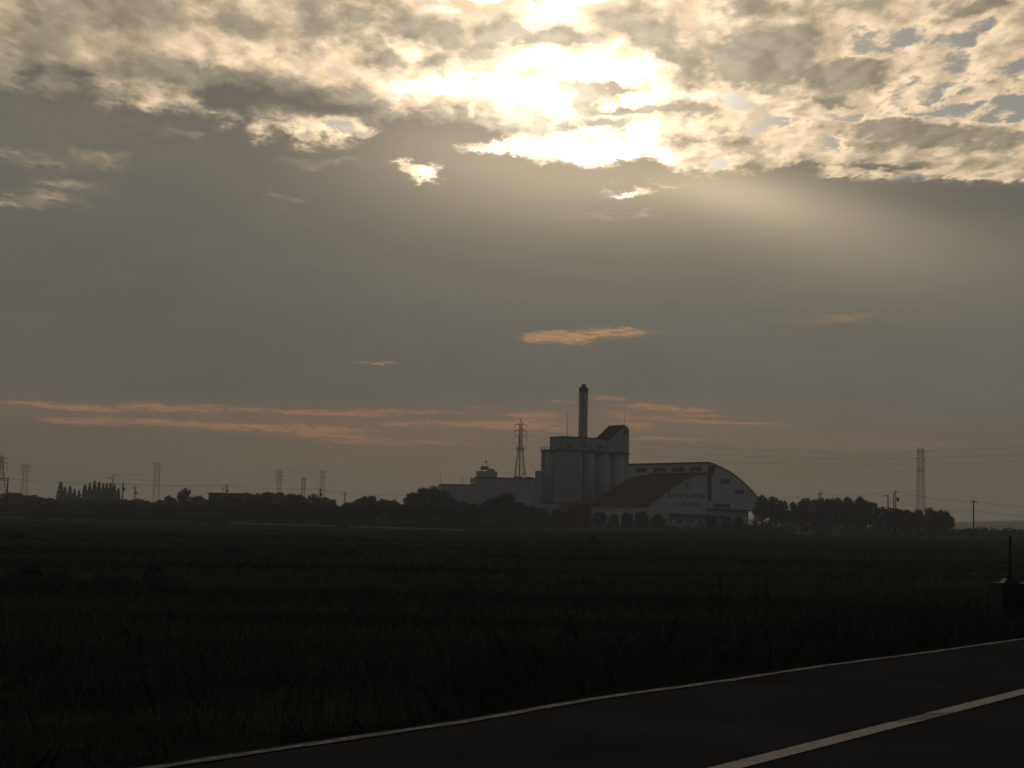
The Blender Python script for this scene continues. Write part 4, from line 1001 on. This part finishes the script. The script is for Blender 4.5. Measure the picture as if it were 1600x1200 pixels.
# --- utility poles
def pole(px, pyt, D, label, arms=((.5, 1.7),), lamp=None, trans=False, r=.16):
    p = at(px, pyt, D); h = p.z; o = thing('utility_pole' if not lamp else 'street_lamp', label, 'utility pole' if not lamp else 'street lamp', (p.x, D, 0))
    obj('pole', MB().tube((0, 0, 0), (0, 0, h), r * 1.3, r * .85, 10), M['pole'], o)
    for dz, w in arms:
        ca = obj('crossarm', MB().box(-w / 2, w / 2, -.28, -.18, h - dz - .06, h - dz + .06), M['steel'], o)
        for k in (-.46, -.16, .16, .46): obj('insulator', MB().tube((k * w, -.23, h - dz + .062), (k * w, -.23, h - dz + .28), .06, .04, 8), M['band'], ca)
    if trans: obj('transformer', MB().tube((.5, -.1, h - 2.9), (.5, -.1, h - 1.9), .3, n=14).box(.1, .3, -.15, -.05, h - 2.5, h - 2.4), M['steel'], o)
    for (dx_, dz) in lamp or ():
        s = 1 if dx_ > 0 else -1
        la_ = obj('lamp_arm', MB().tube((0, 0, h - dz - .1), (dx_, 0, h - dz), .05, .04, 8), M['steel'], o)
        obj('lamp_head', MB().hexa([(dx_ - .1 * s, -.16, h - dz - .08), (dx_ + .75 * s, -.2, h - dz - .12), (dx_ + .75 * s, .2, h - dz - .12), (dx_ - .1 * s, .16, h - dz - .08)][::s], [(dx_ - .1 * s, -.12, h - dz + .1), (dx_ + .7 * s, -.14, h - dz + .12), (dx_ + .7 * s, .14, h - dz + .12), (dx_ - .1 * s, .12, h - dz + .1)][::s]), M['dark'], la_)
    return Vector((p.x, D, h))
A1, A2 = ((.5, 1.8),), ((.4, 1.8), (1.2, 1.5))
pl = {}
pl['a'] = pole(12.6, 746, 430, 'plain utility pole right of the leftmost lattice pylon', (), r=.2)
pl['b'] = pole(192.5, 753.5, 520, 'utility pole with crossarms and transformer right of the conifers', ((1.0, 2.4), (1.9, 1.6)), trans=True, r=.2)
pl['c'] = pole(211, 760, 560, 'short utility pole with a box right of the conifers', ((.3, 2.2), (1.1, 1.2)), trans=True, r=.2)
pole(177, 741.5, 500, 'double headed street lamp rising from the conifers', (), ((1.0, .25), (-.9, .9)), r=.15)
pl['d'] = pole(354, 757, 600, 'utility pole standing over the flat building roof', ((.9, 2.2),), trans=True, r=.19)
pl['d2'] = pole(348.5, 762, 610, 'thin post left of the pole over the flat building', ((.3, 1.2),), r=.13)
pl['e'] = pole(500.5, 762.5, 560, 'utility pole in front of the faint three armed pylon', ((.8, 2.2), (1.7, 1.8)), trans=True, r=.19)
pl['f'] = pole(539, 768, 600, 'utility pole with one crossarm right of the three armed pylon', ((1.2, 2.3),), r=.19)
pl['g'] = pole(1279.5, 771, 440, 'left pole of the pair before the right grove', (), r=.17)
pl['g2'] = pole(1282.5, 767, 446, 'right taller pole of the pair before the right grove', ((.9, 1.5),), trans=True, r=.13)
pole(1387.5, 772.5, 372, 'street lamp pole left of the double poles before the round trees', (), ((-.45, .35),), r=.15)
pl['h0'] = pole(1396.5, 769.5, 376, 'bare thick pole of the pair in front of the round trees', (), r=.14)
pl['h'] = pole(1399.5, 765, 378, 'thin pole with crossarm of the pair in front of the round trees', ((.75, 1.2),), trans=True, r=.1)
pl['i'] = pole(1521, 781.5, 330, 'lone utility pole in the open field on the right', ((.45, 1.4),), trans=False, r=.13)

# --- lattice pylons
def pylon(px, pyt, D, half_top, half_base, arms, label, flat=False, waist=None, platform=None, rod=True, riser=False, bw=.22):
    """arms: (pixel row, half width in pixels); half widths of the body in metres"""
    p = at(px, pyt, D); h = p.z; o = thing('lattice_pylon', label, 'pylon', (p.x, D, 0), R(8))
    top = h if flat else h * .93
    wf = waist or .62
    def hw(z):
        f = z / top
        return half_base + (half_top * 1.5 - half_base) * f / wf if f < wf else half_top * 1.5 + (half_top - half_top * 1.5) * (f - wf) / (1 - wf)
    lv_ = [0]; z = 0
    while z < top - hw(z) * 1.2: z += max(hw(z) * 2.0, 1.6); lv_.append(min(z, top))
    if lv_[-1] < top: lv_.append(top)
    legs, br = MB(), MB()
    k4 = ((-1, -1), (1, -1), (1, 1), (-1, 1))
    for i in range(len(lv_) - 1):
        z0, z1 = lv_[i], lv_[i+1]; a, b = hw(z0), hw(z1)
        for q_ in range(4):
            (sx0, sy0), (sx1, sy1) = k4[q_], k4[(q_ + 1) % 4]
            legs.bar((sx0 * a, sy0 * a, z0), (sx0 * b, sy0 * b, z1), bw)
            br.bar((sx0 * a, sy0 * a, z0), (sx1 * b, sy1 * b, z1), bw * .55); br.bar((sx1 * a, sy1 * a, z0), (sx0 * b, sy0 * b, z1), bw * .55)
            br.bar((sx0 * b, sy0 * b, z1), (sx1 * b, sy1 * b, z1), bw * .6)
    if not flat:
        for q_ in k4: legs.bar((q_[0] * half_top, q_[1] * half_top, top), (0, 0, h), bw * .8)
    obj('leg_frame', legs, M['steel'], o); obj('bracing', br, M['steel'], o)
    tips = []
    for (pr_, hwpx) in arms:
        z = at(px, pr_, D).z; w = hwpx * D / F; b = hw(min(z, top)); 
        for s in (-1, 1):
            mb = MB()
            for sy in (-1, 1):
                mb.bar((s * b, sy * b, z), (s * w, 0, z + .15), bw * .7); mb.bar((s * b, sy * b, z + b * .9 + .4), (s * w, 0, z + .15), bw * .6)
                for f in (.33, .66): mb.bar((s * (b + (w - b) * f), sy * b * (1 - f), z + .1 * f), (s * (b + (w - b) * f), sy * b * (1 - f), z + (b * .9 + .4) * (1 - f)), bw * .45)
            a_ = obj('crossarm', mb, M['steel'], o)
            ins = MB()
            for k in range(6): ins.tube((s * w, 0, z - .1 - k * .28), (s * w, 0, z - .3 - k * .28), .2, .12, 6)
            obj('insulator', ins, M['band'], a_)
            tips.append(o.matrix_basis @ Vector((s * w, 0, z - 1.9)))
    if platform:
        z = at(px, platform[0], D).z; w = platform[1] * D / F; mb = MB()
        for s in (-1, 1):
            for y in (-1, 1):
                mb.bar((-w, y * w, z + (s > 0) * 1.3), (w, y * w, z + (s > 0) * 1.3), bw * .7); mb.bar((y * w, -w, z + (s > 0) * 1.3), (y * w, w, z + (s > 0) * 1.3), bw * .7)
        for i in range(9):
            for y in (-1, 1): mb.bar((-w + 2 * w * i / 8, y * w, z), (-w + 2 * w * i / 8, y * w, z + 1.3), bw * .5)
        obj('platform', mb, M['steel'], o)
    if riser: obj('riser', MB().tube((-.3, -.2, 0), (-.3, -.2, at(px, riser, D).z), .32, .32, 8), M['steel'], o)
    return o, tips
bpy.context.view_layer.update()
MP, mt_ = pylon(814, 652, 900, .65, 6.1, [(664, 9.2), (673.5, 9.5), (682, 9.5)], 'large near lattice pylon standing behind the factory left of the chimney', waist=.80, platform=(703, 6.8), riser=682, bw=.22)
P3, t3 = pylon(3.5, 707.5, 1000, .7, 5.6, [(716.5, 9.5), (724.5, 9), (731.5, 9)], 'lattice pylon cut by the left edge of the view', waist=.78, platform=(750, 7), bw=.24)
pylon(40, 726, 2200, 2.0, 4.6, [(727.5, 7.5), (730.5, 8), (737, 8.5)], 'faintest tall pylon near the left edge', flat=True, waist=.8, bw=.34)
PF, tF = pylon(246, 723.5, 2000, 2.0, 4.2, [(724.5, 6.5), (728.5, 6.5), (735, 5)], 'faint flat topped pylon between conifers and flat building', flat=True, waist=.8, bw=.34)
pylon(437, 732.5, 1500, 1.2, 4.0, [(738.5, 6), (744, 6), (750.5, 6)], 'small dark lattice pylon above the middle of the left belt', waist=.55, bw=.36)
pylon(504.5, 736, 1700, 1.3, 4.4, [(737.5, 5.5), (746, 5), (756, 6.5)], 'faint three armed pylon right of the narrow tower', flat=True, waist=.7, bw=.32)
PR, tR = pylon(1438.5, 701.5, 1800, 2.6, 5.4, [(703, 5), (706.5, 6.5), (718.5, 8), (731, 6.5)], 'tall faint pylon above the right grove', flat=True, waist=.3, platform=(737, 4.5), bw=.42)
PO, tO = pylon(2100, 625, 650, .85, 4.6, [(640, 12), (652, 12.5), (664, 12.5)], 'near pylon out of view on the right carrying the long wires', waist=.6)
# narrow communication tower
p = at(474.5, 746, 1200); ct = thing('lattice_tower', 'narrow square lattice mast tower between the two pylons over the left belt', 'tower', (p.x, 1200, 0))
mb = MB(); h = p.z; w = 1.1
for i in range(int(h / 2.4)):
    z0, z1 = i * 2.4, (i + 1) * 2.4
    for q_ in range(4):
        (a, b), (c, d2) = ((-w, -w), (w, -w), (w, w), (-w, w))[q_], ((w, -w), (w, w), (-w, w), (-w, -w))[q_]
        mb.bar((a, b, z0), (a, b, z1), .24); mb.bar((a, b, z0), (c, d2, z1), .14); mb.bar((a, b, z1), (c, d2, z1), .14)
obj('leg_frame', mb, M['steel'], ct); zt_ = int(h / 2.4) * 2.4
obj('antenna_rack', MB().box(-1.5, 1.5, -1.5, 1.5, zt_, zt_ + .25).box(-1.4, -1.1, -1.5, 1.5, zt_ - 3.5, zt_ - .3).box(1.1, 1.4, -1.5, 1.5, zt_ - 3.5, zt_ - .3), M['steel'], ct)
obj('mast', MB().tube((0, 0, zt_ + .25), (0, 0, zt_ + 2.5), .1, .05, 6), M['dark'], ct)

# --- wires
def wire(a, b, sag, label, group, r=.03, n=18):
    a, b = Vector(a), Vector(b); c = bpy.data.meshes.new('overhead_wire'); v, f = [], []
    for i in range(n + 1):
        t_ = i / n; q_ = a.lerp(b, t_); q_.z -= sag * 4 * t_ * (1 - t_)
        d = Vector((b.x - a.x, b.y - a.y, 0)).normalized(); s = Vector((-d.y, d.x, 0))
        for k in range(3):
            an = k * 2.094 + .5; v.append(tuple(q_ + s * math.cos(an) * r + Vector((0, 0, math.sin(an) * r))))
        if i: f += [(3*(i-1)+k, 3*(i-1)+(k+1) % 3, 3*i+(k+1) % 3, 3*i+k) for k in range(3)]
    c.from_pydata(v, [], f); c.materials.append(M['wire'])
    o = bpy.data.objects.new('overhead_wire', c); COL.objects.link(o)
    tag(o, label, 'wire', group)
ARM, SD, AR4 = ('top', 'middle', 'bottom'), ('left', 'right'), ('topmost', 'second', 'third', 'lowest')
for i in range(6):
    wire(t3[i], mt_[i], 17, f'sagging wire from {ARM[i // 2]} {SD[i % 2]} arm of edge pylon to the large pylon', 'wires between left edge pylon and large pylon', .026, 28)
    wire(mt_[i], tO[i], 15, f'long wire from the {ARM[i // 2]} {SD[i % 2]} arm of the large pylon out to the right', 'wires from the large pylon to the right', .022, 28)
for i in range(0, 8, 2):
    wire(tR[i], tR[i] + Vector((520, -700, 6)), 14, f'faint wire from the {AR4[i // 2]} arm of the tall faint pylon to the right', 'wires right of the tall faint pylon', .06)
    wire(tR[i], tR[i] + Vector((-650, 260, -8)), 14, f'faint wire running left from the {AR4[i // 2]} arm of the tall faint pylon', 'wires left of the tall faint pylon', .06)
PN = dict(z='the left edge', a='plain pole by the leftmost pylon', b='pole with crossarms and transformer', d='pole over flat building', e='pole before three armed pylon', f='small one crossarm pole', k='the factory trees', x='the hall', g='left pole before grove', g2='taller pole before grove', h='thin pole by round trees', h0='thick pole by round trees', i='lone field pole', y='the right edge')
def local(keys, dz, label, group, sag=.6):
    for a, b in zip(keys, keys[1:]):
        for k, (dx_, q_) in enumerate(dz):
            wire(pl[a] + Vector((dx_, 0, -q_)), pl[b] + Vector((dx_, 0, -q_)), sag, f'{label} between {PN[a]} and {PN[b]}', group, .028, 10)
pl['z'] = Vector((pl['a'].x - 60, 420, pl['a'].z)); pl['y'] = at(1720, 792, 300); pl['x'] = at(1196, 776.5, 470); pl['k'] = at(640, 772, 700)
local(['z', 'a', 'b', 'd', 'e', 'f', 'k'], ((-.5, .3), (.5, .35)), 'street wire', 'street wires on the left')
local(['x', 'g', 'h', 'i', 'y'], ((-.1, .25),), 'upper street wire', 'upper street wires on the right')
local(['x', 'g2', 'h0', 'i', 'y'], ((.1, 2.2),), 'lower street wire', 'lower street wires on the right')
